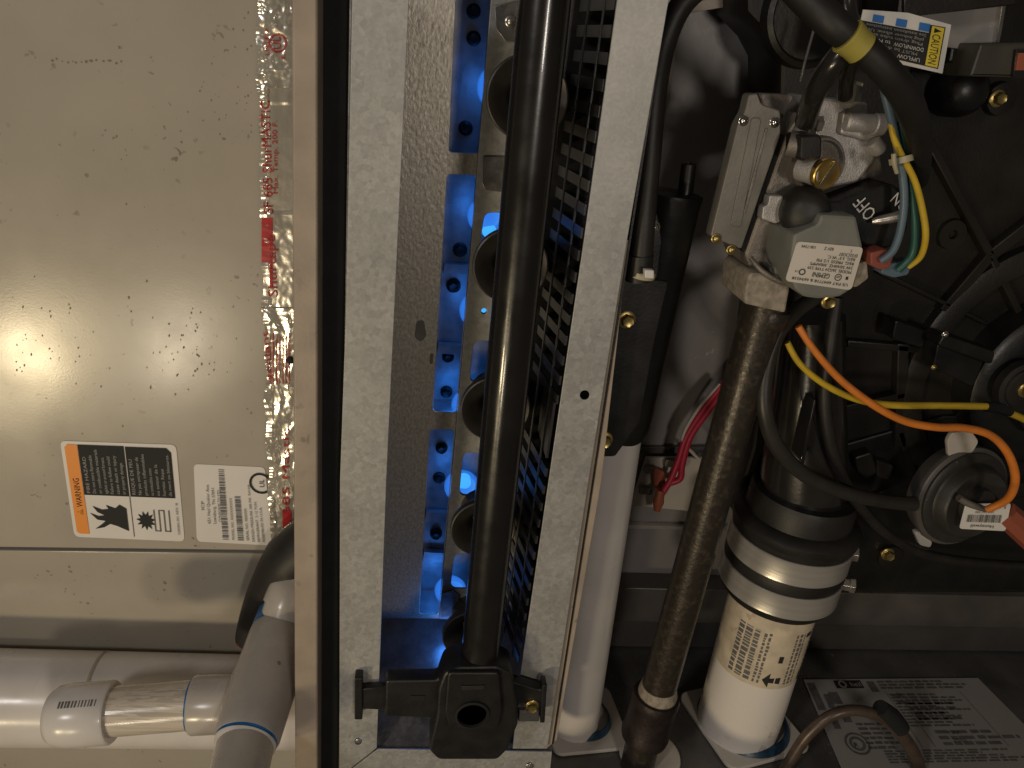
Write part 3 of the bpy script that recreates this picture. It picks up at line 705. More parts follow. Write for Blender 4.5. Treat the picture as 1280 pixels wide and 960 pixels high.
# left intake pipe
pb2 = PZ(716, 908, ZF); Y2 = pb2.y
pt2 = P(762, 548, Y2); r2 = PX(30.5, pb2)
ip = thing('intake_pipe', 'slim white plastic pipe rising beside the right galvanised flange', 'pipe', pb2)
rod('pipe', pb2 + Vector((0, 0, .001)), P(775, 470, Y2), [(0, r2), (1, r2)], 'pvc', ip, 48)
collar('pipe_collar', 'cream plastic floor collar round the slim white pipe', PZ(722, 906, ZF) + Vector((.006, .004, .001)), r2 * 1.55, r2, .1)
# gas pipe
pg = PZ(797, 958, ZF)
gpz = thing('gas_pipe', 'dark rusty iron gas pipe descending from the gas valve', 'gas pipe', pg)
YG = .555
g1, g2 = P(957, 378, YG), P(822, 866, YG); rg = PX(25.5, P(925, 480, YG))
rod('upper_pipe', g2, g1, [(0, rg), (1, rg)], 'gas_pipe', gpz, 40)
g3 = P(806, 912, YG)
rod('thread_seal', P(824, 856, YG), P(820, 876, YG), [(0, rg * 1.03), (.5, rg * 1.16), (1, rg * 1.1)], 'sealant', gpz)
rod('pipe_coupling', P(821, 868, YG), P(805, 920, YG), [(0, rg * 1.05), (0, rg * 1.36), (.06, rg * 1.42), (.16, rg * 1.42), (.22, rg * 1.36), (.8, rg * 1.38), (.9, rg * 1.46), (1, rg * 1.4), (1, rg)], 'iron', gpz, 40)
rod('lower_pipe', P(806, 916, YG), P(790, 985, YG), [(0, rg * 1.02), (1, rg * 1.02)], 'gas_pipe', gpz, 32)
fc = PZ(812, 945, ZF)
ec = thing('floor_grommet', 'round cream plastic grommet where the gas pipe enters the floor', 'grommet', fc)
G().lathe(fc + Vector((0, 0, .0008)), (0, 0, 1), [(0, rg * 1.95), (.003, rg * 1.9), (.005, rg * 1.7), (.004, rg * 1.2)], 40).build('ring', 'label', ec)

# black trap housing with hose
YH = .575
th = thing('condensate_trap', 'black plastic condensate trap housing bolted behind the right flange', 'trap', P(790, 560, YH))
h0, h1 = P(841, 240, YH), P(776, 546, YH); rH = PX(38, h0)
rod('body', h0, h1, [(0, rH * .9), (.004, rH), (.02, rH), (.03, rH * .97), (.93, rH * .97), (.98, rH * .9), (1, rH * .75)], 'black_pl', th, 48, .0)
rod('spigot', P(856, 246, YH), P(861, 204, YH), [(0, PX(9.5, h0)), (.97, PX(9.5, h0)), (1, PX(8.3, h0)), (1, PX(5, h0)), (.7, PX(5, h0))], 'black_pl', th)
plate('mounting_plate', [rnd([(752, 345), (818, 350), (836, 352), (818, 430), (800, 528), (769, 571), (735, 571)], 4)], .528, .006, 'black_pl', th, .001)
plate('upper_plate', [rnd([(790, 262), (822, 266), (828, 300), (822, 350), (780, 350)], 5)], .532, .01, 'black_pl', th, .001)
bolt('bolt', 783, 399, .528, 11.5, 'brass_dull', th); bolt('bolt', 755, 549, .528, 11, 'brass_dull', th)
bolt('screw', 817, 284, .532, 8, 'steel', th, False)
hs_ = thing('drain_hose', 'black rubber drain hose curving down to the condensate trap', 'hose', P(800, 340, .52))
tubepx('tube', [(886, -26, .53, 15), (852, 6, .53, 15), (830, 55, .53, 15), (818, 120, .525, 15), (811, 200, .522, 15), (804, 280, .52, 15), (800, 335, .52, 15)], 'rubber', hs_, 20)
tubepx('end_cuff', [(800, 318, .52, 17), (798, 350, .52, 17)], 'rubber', hs_, 20)
tie_o = thing('zip_tie', 'white nylon zip tie round the end of the drain hose', 'zip tie', P(800, 345, .51))
a_, b_ = P(802, 338, .52), P(800, 346, .52); rod('band', a_, b_, [(0, PX(17.5, a_)), (.1, PX(18.4, a_)), (.9, PX(18.4, a_)), (1, PX(17.5, a_))], 'tie', tie_o, 28)
plate('ratchet', [rnd([(806, 337), (818, 338), (818, 349), (806, 348)], 2)], .500, .006, 'label_white', tie_o, .001)

# limit switch with red wires
ls = thing('limit_switch', 'cream limit switch plate with spade terminals and red wires low on the wall', 'switch', P(830, 635, .72))
plate('mounting_plate', [[(808, 572), (880, 572), (872, 640), (788, 632)]], .722, .004, 'cream', ls, .0008)
for x, y in ((812, 588), (806, 614), (838, 580)):
    plate('terminal', [rnd([(x - 6, y - 5), (x + 10, y - 4), (x + 9, y + 5), (x - 7, y + 4)], 3)], .714, .004, 'cast_dark', ls, .0006)
plate('switch_body', [rnd([(816, 585), (832, 590), (832, 612), (818, 612)], 5)], .712, .008, 'rust_pl', ls, .001)
for k, (l, lab, m_) in enumerate(((((905, 478), (880, 510), (858, 545), (848, 575), (838, 600), (826, 618)), 'red wire running down to the lower limit switch terminal', 'r_wire'), (((908, 484), (884, 515), (863, 546), (853, 580), (850, 598), (836, 604)), 'red wire looping to the upper limit switch terminal', 'r_wire'), (((900, 480), (872, 512), (853, 548), (866, 566), (880, 580)), 'thin pale wire beside the red wires', 'w_wire'))):
    tag(tubepx('wire', [(x, y, .70, 4.2 if k < 2 else 2.2) for x, y in l], m_, None, 10), lab, 'wire', 'wires to the limit switch')
rod('wire_boot', P(826, 612, .70), P(821, 638, .70), [(0, PX(5, P(826, 612, .7))), (.6, PX(7, P(826, 612, .7))), (1, PX(4, P(826, 612, .7)))], 'rust_pl', ls)

# ------------------------------------------------------------------ inducer blower
ib = thing('inducer_blower', 'big dark brown moulded blower housing with ribs filling the right side', 'blower', P(1150, 742, .66))
YI = .655
hp = [(934, -60), (934, 14), (962, 44), (976, 72), (975, 120), (968, 330), (940, 560), (925, 610), (930, 660), (1020, 742), (1420, 742), (1420, -60)]
plate('housing', [hp], YI, .075, 'housing', ib, .004)
def rib(l, w_, d, m_='housing_hi', name='rib'):
    (x0, y0), (x1, y1) = l; v = Vector((x1 - x0, y1 - y0)).normalized(); n = Vector((-v.y, v.x)) * w_ / 2
    plate(name, [[(x0 + n.x, y0 + n.y), (x1 + n.x, y1 + n.y), (x1 - n.x, y1 - n.y), (x0 - n.x, y0 - n.y)]], YI - d, d + .001, m_, ib, .0015)
for l, w_ in ((((1143, 140), (1240, 320)), 12), (((1240, 320), (1330, 250)), 14), (((1240, 320), (1180, 390)), 12), (((1240, 320), (1290, 420)), 10), (((1060, 430), (1180, 440)), 9), (((1130, 430), (1126, 560)), 15), (((1100, 340), (1235, 405)), 6), (((1020, 520), (1150, 490)), 8), (((1126, 540), (1145, 600)), 9), (((1145, 600), (1090, 625)), 9)):
    rib(l, w_, .010)
# raised volute ring round the motor
c_ = P(1290, 470, YI); 
G().lathe(c_ + Vector((0, .001, 0)), FWD, [(0, PX(178, c_)), (.010, PX(176, c_)), (.012, PX(170, c_)), (.012, PX(150, c_)), (.004, PX(146, c_)), (.0, PX(140, c_))], 64, False).build('volute_ring', 'housing', ib)
G().lathe(c_ + Vector((0, .002, 0)), FWD, [(0, PX(105, c_)), (.03, PX(103, c_)), (.034, PX(96, c_)), (.034, PX(62, c_)), (.045, PX(58, c_)), (.046, PX(40, c_)), (.05, PX(10, c_))], 56).build('motor_can', 'black_pl', ib)
c2 = P(1284, 487, YI - .052); 
G().lathe(c2 + Vector((0, .012, 0)), FWD, [(0, PX(34, c2)), (.008, PX(33, c2)), (.009, PX(27, c2)), (.011, PX(26, c2)), (.012, PX(20, c2)), (.012, PX(8, c2))], 40).build('grommet', 'rubber', ib)
bolt('bolt', 1281, 487, YI - .052, 10, 'brass_dull', ib)
for poly, y_o in (([(1172, 430), (1230, 452), (1216, 484), (1166, 460)], .05), ([(1180, 418), (1245, 440), (1240, 456), (1172, 432)], .056), ([(1120, 400), (1175, 420), (1168, 440), (1115, 424)], .03)):
    plate('motor_bracket', [rnd(poly, 4)], YI - y_o, .02, 'black_pl', ib, .0015)
bolt('screw', 1181, 418, YI - .056, 4.5, 'steel', ib, False); bolt('screw', 1167, 459, YI - .05, 3.5, 'brass_dull', ib, False)
for x, y, r in ((1246, 123, 10.5), (951, 600, 8.5), (1109, 692, 8.5)):
    p = P(x, y, YI)
    G().lathe(p + Vector((0, .001, 0)), FWD, [(0, PX(r * 2, p)), (.008, PX(r * 1.8, p)), (.009, PX(r * 1.2, p))], 24).build('screw_boss', 'housing', ib)
    bolt('screw', x, y, YI - .009, r, 'brass_dull', ib, True)
p = P(1188, 292, YI); G().lathe(p + Vector((0, .002, 0)), FWD, [(0, PX(20, p)), (.006, PX(18, p)), (.006, PX(6, p)), (.002, PX(5, p))], 28).build('screw_boss', 'housing', ib)
p = P(1186, 112, YI); G().lathe(p, FWD, [(0, PX(32, p)), (.018, PX(31, p)), (.026, PX(27, p)), (.032, PX(18, p)), (.034, PX(4, p))], 36).build('round_plug', 'black_pl', ib)
p = P(1010, 20, YI); G().lathe(p, FWD, [(0, PX(62, p)), (.012, PX(60, p)), (.014, PX(54, p)), (.010, PX(50, p)), (.010, PX(10, p))], 48).build('round_cover', 'housing', ib)
for poly in ([(1068, 572), (1090, 565), (1098, 590), (1084, 600), (1072, 590)], [(1096, 575), (1118, 582), (1112, 600), (1096, 598)]):
    plate('lug', [rnd(poly, 4)], YI - .016, .017, 'housing_hi', ib, .002)
plate('lower_shelf', [[(1040, 560), (1180, 520), (1420, 520), (1420, 738), (1055, 738)]], YI - .004, .006, 'black_pl', ib, .002)
# outlet spout
sp_ = thing('blower_outlet', 'glossy black tapered outlet spout entering the rubber coupling', 'outlet', P(1000, 640, Yc))
rod('spout', P(1001, 652, Yc), P(1017, 395, Yc + .01), [(0, rcpl * .70), (.25, rcpl * .68), (.7, rcpl * .53), (1, rcpl * .45)], 'gloss_black', sp_, 48)
G().prism([P(1001, 575, Yc - .045), P(1005, 582, Yc - .045), P(1021, 500, Yc - .036), P(1018, 500, Yc - .036)], (0, .02, 0)).build('spout_rib', 'gloss_black', sp_, True, .0006)

# ------------------------------------------------------------------ pressure switch
ps = thing('pressure_switch', 'round grey black pressure switch with barcode label and white bracket', 'pressure switch', P(1200, 690, .6))
YP = .600
ax = Vector((.14, -1, .10)).normalized()
c0_ = P(1197, 618, YP); k = PX(1, c0_)
G().lathe(c0_, ax, [(-.012, 62 * k), (0, 66 * k), (.003, 67 * k), (.006, 66 * k), (.008, 61 * k), (.008, 30 * k)], 64).build('back_shell', 'grey_lip', ps)
M['switch_dark'] = mat('grey_black_bakelite', (.034, .031, .027), .45, 0, .3, 30, .1, 300)
G().lathe(c0_ + ax * .004, ax, [(0, 62 * k), (.006, 61 * k), (.008, 57 * k), (.008, 50 * k), (.010, 48 * k), (.018, 46 * k), (.020, 43 * k), (.018, 24 * k), (.024, 22 * k), (.026, 16 * k), (.026, 1 * k)], 64).build('front_shell', 'switch_dark', ps)
plate('bracket', [rnd([(1184, 552), (1190, 541), (1214, 538), (1224, 552), (1216, 566), (1186, 572)], 4)], YP - .004, .005, 'pvc_grey', ps, .001)
plate('bracket_foot', [rnd([(1143, 666), (1150, 664), (1166, 678), (1163, 685), (1150, 682)], 3)], YP - .002, .006, 'label', ps, .001)
for an in range(0, 360, 60):
    a_ = math.radians(an + 15); e1 = ax.orthogonal().normalized(); e2 = ax.cross(e1); p = c0_ + ax * .0075 + (e1 * math.cos(a_) + e2 * math.sin(a_)) * 57 * k
    G().lathe(p, ax, [(0, 4 * k), (.003, 3.6 * k), (.004, 2 * k)], 12).build('rivet', 'switch_dark', ps)
YQ = YP - .036
plate('barcode_label', [rnd([(1207, 630), (1264, 629), (1257, 664), (1199, 661)], 4)], YQ, .0006, 'label_white', ps, .0001)
pr = Print(*[P(x, y, YQ - .0003) for x, y in ((1264, 629), (1207, 630), (1199, 661), (1257, 664))], .0003)
pr.bars('ink_grey', .16, .42, .9, .70, 44, 8, vert=True); pr.text('ink', 'Honeywell', .28, .80, .16, .5); pr.text('ink_grey', 'HK06WC090', .35, .26, .14, .4); pr.text('ink', 'S', .1, .08, .16); pr.build(ps)
tubepx('terminal', [(1198, 622, YQ - .002, 4.5), (1212, 630, YQ - .004, 4.5), (1232, 637, YQ - .006, 3.5)], 'cast_dark', ps, 10)
tubepx('connector', [(1254, 640, YQ + .008, 16), (1300, 680, YQ + .008, 18)], 'rust_pl', ps, 8)
tag(tubepx('hose', [(1142, 630, .58, 9), (1110, 627, .572, 9), (1060, 617, .555, 9), (1010, 596, .545, 9.5), (974, 562, .54, 10), (957, 520, .54, 10), (956, 475, .545, 10), (968, 425, .55, 10), (992, 392, .56, 10), (1018, 372, .575, 10)], 'hose', None, 18), 'thick black rubber hose looping from the pressure switch up to the valve', 'hose')
tag(tubepx('hose', [(1046, 372, .58, 8), (1038, 430, .575, 8), (1031, 490, .57, 8), (1036, 545, .568, 8), (1052, 596, .57, 8), (1078, 636, .575, 7), (1112, 670, .58, 6), (1160, 693, .59, 6), (1230, 704, .60, 6), (1330, 710, .60, 6)], 'rubber', None, 18), 'thinner black hose passing under the pressure switch', 'hose')

# ------------------------------------------------------------------ gas valve
YG2 = .535
gv = thing('gas_valve', 'cast aluminium gas valve with brass screw and grey labelled head', 'gas valve', P(960, 388, .55))
cp_ = [(936, 118), (947, 116), (952, 130), (976, 138), (976, 168), (927, 312), (888, 296), (922, 156), (931, 140)]
plate('regulator_cover', [rnd(cp_, 4)], YG2 - .01, .012, 'plate', gv, .001)
plate('cover_lug', [rnd([(948, 116), (990, 118), (992, 122), (978, 150), (955, 140)], 3)], YG2, .008, 'cast_dark', gv, .001)
plate('embossed_strip', [rnd([(940, 146), (952, 148), (926, 285), (913, 282)], 6)], YG2 - .0112, .0015, 'plate', gv, .0005)
plate('cover_ridge', [[(957, 160), (960, 161), (932, 268), (929, 267)]], YG2 - .0112, .0015, 'cast_dark', gv, .0004)
for x, y in ((929, 151), (968, 153), (895, 298), (914, 312)): bolt('cover_screw', x, y, YG2 - .010, 6.5, 'brass_dull' if y > 200 else 'steel', gv, False)
plate('lower_body', [rnd([(981, 170), (1000, 140), (1022, 190), (1010, 300), (985, 345), (940, 345), (930, 318)], 4)], YG2, .05, 'cast_dark', gv, .003)
plate('gasket_line', [[(976.5, 168), (981, 170), (930, 316), (927, 312)]], YG2 - .002, .02, 'foam', gv, .0004)
plate('cast_block', [rnd([(1021, 121), (1086, 128), (1083, 150), (1100, 160), (1094, 200), (1072, 228), (1034, 236), (1018, 205)], 5)], YG2 - .006, .05, 'cast', gv, .002)
plate('block_step', [rnd([(1054, 140), (1104, 146), (1104, 168), (1082, 176), (1050, 168)], 4)], YG2 - .012, .012, 'cast', gv, .002)
pA, pB = P(1056, 152, YG2 - .014), P(1105, 156, YG2 - .014); kk = PX(1, pA)
rod('boss', pA, pB, [(0, 9 * kk), (.05, 11.5 * kk), (.72, 11.5 * kk), (.75, 13 * kk), (.97, 13 * kk), (1, 11 * kk)], 'cast', gv, 32)
rod('boss', P(1090, 176, YG2 - .010), P(1100, 190, YG2 - .010), [(0, 10 * kk), (.8, 10 * kk), (1, 8 * kk)], 'cast', gv, 24)
plate('block_shoulder', [rnd([(1072, 190), (1100, 186), (1104, 220), (1075, 226)], 4)], YG2 - .002, .03, 'cast_dark', gv, .002)
pC = P(1020, 205, YG2 - .006)
G().lathe(pC, Vector((.1, -1, 0)), [(0, 36 * kk), (.004, 36 * kk), (.006, 34 * kk), (.006, 31 * kk), (.003, 29 * kk), (.003, 4 * kk)], 48).build('round_boss', 'cast_dark', gv)
rod('port', P(1008, 154, YG2 - .012), P(1026, 155, YG2 - .012), [(0, 7 * kk), (.5, 7 * kk), (.6, 10 * kk), (1, 10 * kk)], 'clamp_screw', gv, 6)
plate('plug_body', [rnd([(1001, 170), (1024, 168), (1028, 172), (1027, 198), (1003, 202), (1000, 196)], 3)], YG2 - .034, .024, 'black_pl', gv, .0015)
rod('plug_neck', P(985, 180, YG2 - .02), P(1004, 184, YG2 - .024), [(0, 16 * kk), (.5, 15 * kk), (1, 13 * kk)], 'cast_dark', gv, 24)
# brass regulator screw: short barrel turned to the right of the camera
bA = P(1002, 210, YG2 - .018); bD = Vector((.80, -.60, -.10)).normalized()
kb = PX(1, bA); bN = P(1031, 217, YG2 - .034); bD = (bN - bA).normalized(); bF = Vector((.20, -.96, -.10)).normalized()
rod('brass_barrel', bA, bN, [(0, 16 * kb), (.9, 16 * kb), (1, 15 * kb)], 'cast', gv, 32)
G().lathe(bN - bF * .004, bF, [(0, 17.5 * kb), (.004, 19 * kb), (.006, 18.7 * kb), (.0066, 17.5 * kb), (.0060, 12 * kb), (.0067, 7 * kb), (.0064, .5 * kb)], 40).build('brass_cap', 'brass', gv)
e1 = Vector((.35, .05, .9)); e1 = (e1 - bF * e1.dot(bF)).normalized(); e2 = bF.cross(e1); cc = bN + bF * .0028
G().prism([cc + e1 * 17 * kb + e2 * 1.8 * kb, cc + e1 * 17 * kb - e2 * 1.8 * kb, cc - e1 * 17 * kb - e2 * 1.8 * kb, cc - e1 * 17 * kb + e2 * 1.8 * kb], bF * .0004).build('slot_line', 'steel', gv)
p = P(1004, 262, YG2 - .012); G().lathe(p, Vector((-.3, -1, -.1)), [(0, 32 * kb), (.012, 31 * kb), (.018, 26 * kb), (.021, 16 * kb), (.022, 2 * kb)], 40).build('rubber_cap', 'rubber', gv)
plate('silver_tab', [rnd([(962, 244), (980, 245), (976, 262), (984, 274), (970, 280), (952, 274), (954, 258), (960, 256)], 3)], YG2 - .012, .01, 'cast', gv, .001)
# switch knob
plate('knob', [rnd([(1016, 252), (1052, 250), (1078, 240), (1112, 228), (1134, 242), (1136, 288), (1112, 312), (1076, 306), (1068, 284), (1030, 278)], 8)], YG2 - .024, .026, 'black_pl', gv, .002)
YN = YG2 - .0246
kn = Print(P(1094, 280, YN), P(1072, 252, YN), P(1058, 263, YN), P(1080, 291, YN), .0003)
g = G()
def ktext(st, a, b, h):
    A, B = P(*a, YN), P(*b, YN); U = (B - A); V = Vector((-U.z, 0, U.x)).normalized() * PX(h, A); v, f = glyphs(st); mx = max(x for x, y in v)
    g.add([A + U * (x / mx) + V * y + Vector((0, -.0006, 0)) for x, y in v], f)
ktext('OFF', (1096, 266), (1078, 243), 24); ktext('ON', (1138, 256), (1122, 240), 20)
g.build('lettering', 'ink_white', gv, False)['kind'] = 'stuff'
rod('toggle', P(1090, 277, YG2 - .03), P(1126, 270, YG2 - .036), [(0, 3 * kb), (.3, 6 * kb), (1, 7 * kb)], 'clamp_screw', gv, 24)
# labelled solenoid head
hd = [(960 + x / 6, 240 + y / 6) for x, y in ((400, 165), (665, 180), (720, 430), (690, 560), (650, 720), (540, 790), (380, 806), (270, 790), (205, 740), (150, 600), (190, 320), (370, 240))]
YL = YG2 - .040
plate('head', [rnd(hd, 4)], YL, .045, 'coil', gv, .0025)
lq = [(960 + x / 6, 240 + y / 6) for x, y in ((218, 370), (718, 415), (625, 738), (128, 668))]
plate('label_plate', [rnd(lq, 6)], YL - .0007, .0007, 'label', gv, .0001)
# label reads upside down: bl = top right of the picture
pr = Print(*[P(x, y, YL - .0007) for x, y in (lq[1], lq[0], lq[3], lq[2])], .0003)
for st, s0, t0_, h, wd in (('US PAT 6047718 & 6694538', .08, .86, .10, .84), ('GEMINI', .38, .685, .17, .26), ('MODEL 36G24 TYPE 539', .08, .56, .10, .66), ('24V 50/60HZ .300AMPS', .08, .46, .10, .64), ('REG. PRESS 1/2 PSI', .08, .36, .10, .56), ('REG. 3.5" W.C.', .08, .26, .10, .42), ('EF32CX207', .06, .17, .10, .28), ('C', .16, .08, .09, .03), ('REV Z', .44, .07, .10, .14), ('100-7344', .70, .07, .10, .22)):
    pr.text('ink', st, s0, t0_, h, wd)
pr.ring('ink', .255, .74, .052, .18); pr.text('ink', 'SP', .225, .70, .08, .06); pr.rect('ink', .105, .70, .14, .77, 2); pr.ring('ink', .80, .72, .05, .3, n=12); pr.text('ink', 'US', .86, .70, .06, .05)
pr.build(gv)
plate('side_bracket', [rnd([(974, 303), (990, 300), (988, 346), (968, 344), (970, 328)], 3)], YG2 - .016, .01, 'coil', gv, .001)
plate('bracket_slot', [[(978, 312), (985, 310), (983, 336), (975, 336)]], YG2 - .0168, .001, 'ink', gv, .0002)
plate('pointer_mark', [[(976, 334), (984, 334), (980, 320)]], YG2 - .018, .001, 'ink', gv, .0002)
plate('union', [rnd([(938, 340), (990, 345), (988, 358), (982, 392), (930, 380), (933, 352)], 5)], YG2 - .012, .05, 'sealant', gv, .002)
tubepx('clip_wire', [(938, 322, YG2 - .008, 3), (952, 338, YG2 - .016, 3.5), (975, 352, YG2 - .018, 3.5), (996, 352, YG2 - .02, 3)], 'cast_dark', gv, 10)
bolt('bolt', 1035, 377, YG2 - .01, 9, 'brass_dull', gv)
plate('connector_shell', [rnd([(1072, 330), (1084, 326), (1086, 348), (1070, 360), (1062, 356)], 3)], YG2 - .03, .02, 'sealant', gv, .001)
plate('red_connector', [rnd([(1088, 316), (1108, 311), (1118, 320), (1112, 336), (1100, 338), (1088, 332)], 3)], YG2 - .036, .022, 'red_pl', gv, .0015)
plate('connector_base', [rnd([(1106, 330), (1142, 326), (1136, 344), (1118, 348), (1100, 342)], 4)], YG2 - .03, .014, 'b_wire', gv, .0015)
rod('union_nut', P(962, 384, YG), P(954, 405, YG), [(0, rg * 1.0), (.1, rg * 1.06), (.9, rg * 1.04), (1, rg)], 'gas_pipe', gv, 24)
# wires beside the valve
YW = YG2 - .045
tag(tubepx('wire', [(1112, 140, YW, 4), (1117, 170, YW, 4), (1126, 192, YW, 4), (1143, 225, YW, 4), (1153, 262, YW, 4.2), (1157, 295, YW, 4.2), (1151, 320, YW + .005, 4), (1136, 334, YW + .01, 3)], 'y_wire', None, 12), 'yellow wire bowing down beside the grey valve head', 'wire', 'wires at the valve')
tag(tubepx('wire', [(1104, 110, YW, 5), (1114, 150, YW, 5), (1124, 195, YW + .003, 5), (1130, 240, YW + .003, 5), (1127, 280, YW + .003, 5), (1117, 312, YW + .003, 5), (1101, 326, YW + .006, 4.5)], 'b_wire', None, 12), 'slate blue wire plugged into the red connector', 'wire', 'wires at the valve')
tag(tubepx('wire', [(1124, 150, YW + .006, 5), (1130, 195, YW + .008, 5), (1140, 240, YW + .008, 5), (1144, 285, YW + .008, 5), (1140, 318, YW + .01, 5), (1122, 338, YW + .012, 5)], 'g_wire', None, 12), 'dark green wire between the blue and yellow wires', 'wire', 'wires at the valve')
zt_ = thing('cable_tie', 'pale nylon tie bunching the valve wires', 'zip tie', P(1128, 192, YW))
p = P(1127, 192, YW + .003); G().lathe(p - Vector((0, 0, .002)), Vector((.35, -.25, -1)), [(0, 12 * kb), (.0, 13.5 * kb), (.004, 13.5 * kb), (.004, 12 * kb)], 28, False).build('band', 'tie', zt_)
tubepx('tail', [(1117, 192, YW - .008, 3), (1118, 205, YW - .008, 3), (1121, 216, YW - .006, 2.5)], 'tie', zt_, 8)
# harness at the top
ha = thing('wiring_harness', 'thick black loom crossing the top right with a yellow tape band', 'wiring loom', P(1060, 50, .46))
YHn = .455
tubepx('main_loom', [(975, -40, YHn + .02, 22), (1010, -2, YHn + .01, 22), (1042, 30, YHn, 20), (1076, 58, YHn, 18), (1110, 92, YHn, 18), (1136, 130, YHn + .01, 18), (1149, 175, YHn + .03, 15), (1147, 225, YHn + .07, 13)], 'loom', ha, 24, 6)
tubepx('sleeve', [(1066, 52, YHn + .016, 15), (1040, 82, YHn + .02, 15), (1018, 118, YHn + .035, 14), (1007, 152, YHn + .055, 13)], 'gloss_black', ha, 20)
tubepx('branch', [(1072, 62, YHn + .02, 9), (1060, 92, YHn + .03, 9), (1056, 120, YHn + .045, 9)], 'gloss_black', ha, 16)
tubepx('branch', [(1062, -30, YHn + .02, 12), (1058, 8, YHn + .02, 12), (1066, 40, YHn + .015, 12)], 'gloss_black', ha, 16)
a_, b_ = P(1058, 44, YHn - .002), P(1078, 62, YHn - .002); kh = PX(1, a_); rod('yellow_tape', a_, b_, [(0, 21 * kh), (.05, 22.5 * kh), (.5, 20.5 * kh), (.95, 20.5 * kh), (1, 19 * kh)], 'y_tape', ha, 28)
rod('plug', P(1064, 102, YG2 - .01), P(1060, 126, YG2 - .01), [(0, 13 * kb), (.1, 15 * kb), (1, 15 * kb)], 'ink_grey', ha, 8)
plate('plug_edge', [[(1061, 98), (1080, 104), (1079, 108), (1060, 102)]], YG2 - .03, .004, 'pvc_grey', ha, .0006)
tag(tubepx('support_rod', [(1021, 24, .60, 1.8), (1008, 70, .60, 1.8), (1000, 102, .60, 1.8)], 'steel', None, 8), 'thin bright steel rod behind the loom', 'rod')
# caution label, curved board
cl = thing('caution_label', 'upside down white black and yellow caution label near the top right', 'sticker', P(1130, 80, .56))
YL2 = .555
cq = [(1079, 12), (1189, 31), (1178, 92), (1068, 66)]
G().prism(quad([(1079, 12), (1135, 16), (1189, 31), (1178, 92), (1125, 80), (1068, 66)], YL2), (0, .0008, 0)).build('sheet', 'label_white', cl)
pr = Print(*[P(x, y, YL2) for x, y in (cq[1], cq[0], cq[3], cq[2])], .0003)
pr.rect('ink', .235, .24, 1.0, .93); pr.rect('ink', .06, .07, .235, .93); pr.rect('yellow_ink', .075, .09, .215, .91, 2)
# CAUTION runs along the yellow strip, tops of letters to the left of the reading frame
v, f = glyphs('CAUTION'); mx = max(x for x, y in v); pr.G('ink', 3).add([pr.at(.195 - y * .135, .24 + (1 - 0) * (x / mx) * .62, 3) for x, y in v], f)
pr.poly('ink', [(.185, .12), (.185, .22), (.10, .17)], 3)
for a_, b_ in ((.24, .36), (.50, .62), (.76, .88)): pr.rect('blue_ink', a_, .06, b_, .225, 2)
for st, s0, t0_, wd, h, c in (('UPFLOW', .28, .80, .26, .12, 'ink_white'), ('to HORIZ', .60, .80, .30, .12, 'ink_white'), ('MUST be drained', .32, .69, .50, .10, 'ink_dim'), ('DOWNFLOW', .26, .57, .34, .12, 'ink_white'), ('to HORIZ', .64, .57, .30, .12, 'ink_white'), ('Plug drain tube and', .28, .47, .62, .09, 'ink_dim'), ('plug inducer elbow. Use', .28, .38, .66, .09, 'ink_dim'), ('See installation instructions', .26, .28, .68, .09, 'ink_dim')):
    pr.text(c, st, s0, t0_, h, wd)
pr.build(cl)
# top right odds and ends
tb = thing('steel_bracket', 'plain grey steel bracket plate in the top right corner', 'bracket', P(1200, 60, .6))
plate('face', [[(1130, -30), (1262, -30), (1247, 56), (1232, 66), (1120, 50)]], .60, .003, 'grey', tb, .0006)
plate('bright_edge', [[(1258, -30), (1264, -30), (1250, 54), (1245, 54)]], .595, .006, 'steel', tb, .0006)
plate('back_shade', [[(1130, -30), (1270, -30), (1270, 6), (1130, 22)]], .575, .004, 'housing', tb, .001)
cbx = thing('control_box', 'dark olive plastic box with a rust red insert at the right edge', 'control box', P(1240, 95, .58))
plate('box', [rnd([(1226, 54), (1310, 52), (1310, 98), (1212, 96)], 3)], .575, .05, 'brown_pl', cbx, .002)
plate('frame', [[(1270, 62), (1320, 62), (1320, 96), (1266, 96)]], .572, .003, 'black_pl', cbx, .0008)
plate('insert', [[(1274, 66), (1320, 66), (1320, 88), (1270, 88)]], .570, .003, 'rust_pl', cbx, .0006)
tag(plate('rail', [rnd([(1190, 58), (1250, 66), (1240, 84), (1186, 78)], 3)], .60, .02, 'black_pl', None, .002), 'short black rail under the steel bracket plate', 'rail')
# long wires across the blower
tag(tubepx('wire', [(998, 408, .545, 4.5), (1018, 438, .54, 4.5), (1050, 474, .535, 4.8), (1090, 505, .53, 5), (1130, 526, .53, 5), (1170, 534, .53, 5), (1205, 535, .53, 5), (1238, 544, .53, 5), (1260, 567, .53, 5.2), (1269, 598, .53, 5.2), (1260, 623, .54, 5), (1234, 637, .55, 4.5)], 'o_wire', None, 14), 'orange wire curling round to the pressure switch terminal', 'wire')
yw = thing('harness_wire', 'long yellow wire running straight across the black blower', 'wire', P(1110, 506, .55))
tubepx('strand', [(984, 428, .555, 4), (1000, 455, .552, 4), (1030, 480, .55, 4.2), (1068, 498, .55, 4.4), (1110, 506, .55, 4.5), (1180, 507, .55, 4.5), (1238, 508, .555, 4.5)], 'y_wire', yw, 12)
tubepx('crimp_sleeve', [(1232, 508, .555, 6.5), (1248, 510, .556, 7), (1262, 515, .558, 6)], 'black_pl', yw, 12)
tubepx('strand', [(1258, 515, .558, 4.5), (1278, 523, .56, 4.5), (1310, 540, .56, 4.5)], 'y_wire', yw, 12)
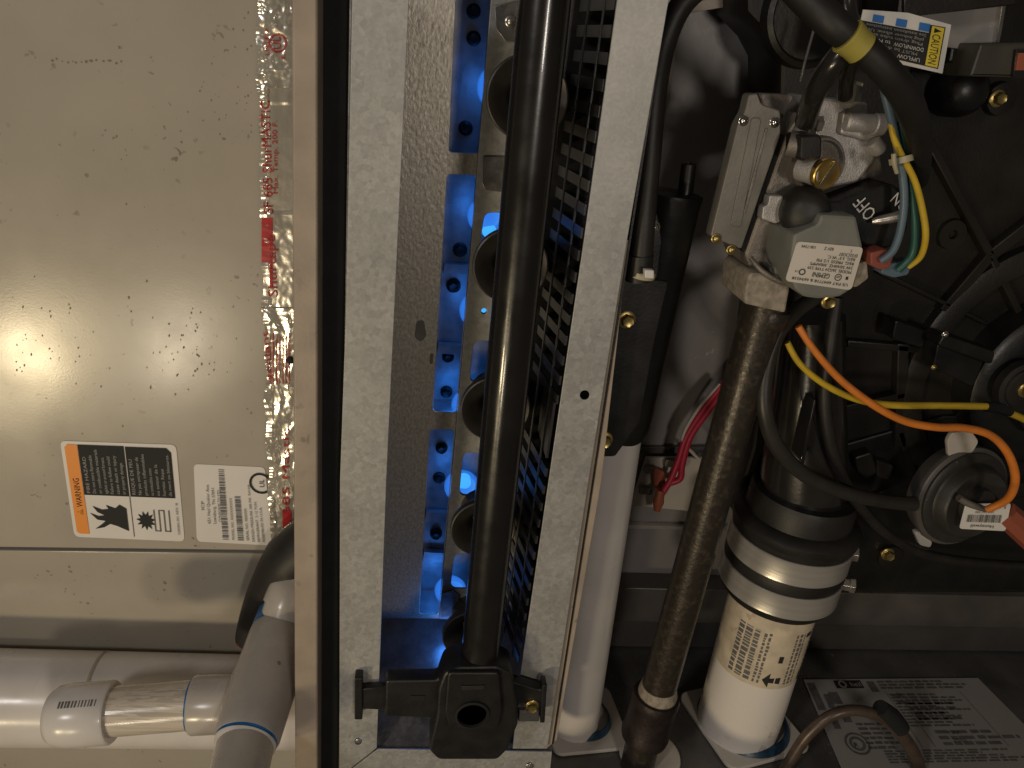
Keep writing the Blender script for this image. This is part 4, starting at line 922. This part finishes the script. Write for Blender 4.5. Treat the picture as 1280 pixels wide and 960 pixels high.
# floor plate label and copper tube
rp_ = thing('rating_plate', 'large silver rating plate covered in print lying on the cabinet floor', 'rating plate', PZ(1140, 900, ZF))
fq = [PZ(x, y, ZF + .001) for x, y in ((1062, 985), (1352, 978), (1222, 848), (1004, 850))]
G().prism(fq, (0, 0, .0008)).build('sheet', 'label_grey', rp_)
pr = Print(*[q + Vector((0, 0, .0008)) for q in fq], .0003)
pr.n = Vector((0, 0, 1))
pr.rect('ink_grey', .01, .68, .05, .96); pr.rect('ink', .16, .90, .31, .985); pr.text('label_grey', 'heil', .24, .915, .07, .06, 3); pr.ring('label_grey', .20, .94, .022, .4, 3)
for a_, b_, c_, d_2 in ((.07, .70, .10, .84), (.11, .56, .15, .72), (.10, .74, .15, .86), (.05, .50, .08, .64)): pr.rect('ink_grey', a_, b_, c_, d_2)
pr.rect('ink_grey', .34, .86, .38, .97); pr.greek('ink_grey', .40, .88, .96, .98, 3, seed=3); pr.greek('ink_grey', .42, .50, .80, .84, 11, seed=4); pr.greek('ink_grey', .48, .56, .76, .76, 4, seed=6)
pr.greek('ink_grey', .16, .30, .40, .56, 6, seed=9); pr.ring('ink_grey', .12, .36, .055, .15); pr.ring('ink_grey', .12, .36, .035, .3); pr.text('ink', 'R', .10, .33, .06); pr.greek('ink_grey', .22, .18, .98, .30, 5, seed=12); pr.greek('ink_grey', .52, .32, .98, .48, 3, seed=14, ww=(.03, .1))
pr.text('ink', 'MODEL', .43, .80, .05, .06); pr.text('ink', 'SERIAL', .43, .73, .05, .06); pr.text('ink_grey', 'MAX', .58, .43, .05, .06); pr.text('ink_grey', 'MIN', .58, .36, .05, .06)
for x in (.41, .47, .82): pr.rect('ink_grey', x, .32, x + .003, .86)
pr.build(rp_)
tb_ = thing('copper_tube', 'thin brown tube arching over the rating plate in front of the floor', 'tube', P(1070, 960, .5))
YT2 = .545
tubepx('tube', [(955, 1000, YT2, 7), (985, 955, YT2, 7), (1010, 918, YT2, 7), (1040, 894, YT2, 7), (1072, 888, YT2, 7), (1104, 898, YT2, 7.5), (1130, 922, YT2, 8), (1147, 955, YT2, 8.5), (1155, 1000, YT2, 8.5)], 'copper', tb_, 18)
tubepx('black_sleeve', [(1100, 884, YT2, 10), (1114, 896, YT2, 12), (1126, 910, YT2, 11)], 'foam', tb_, 12)
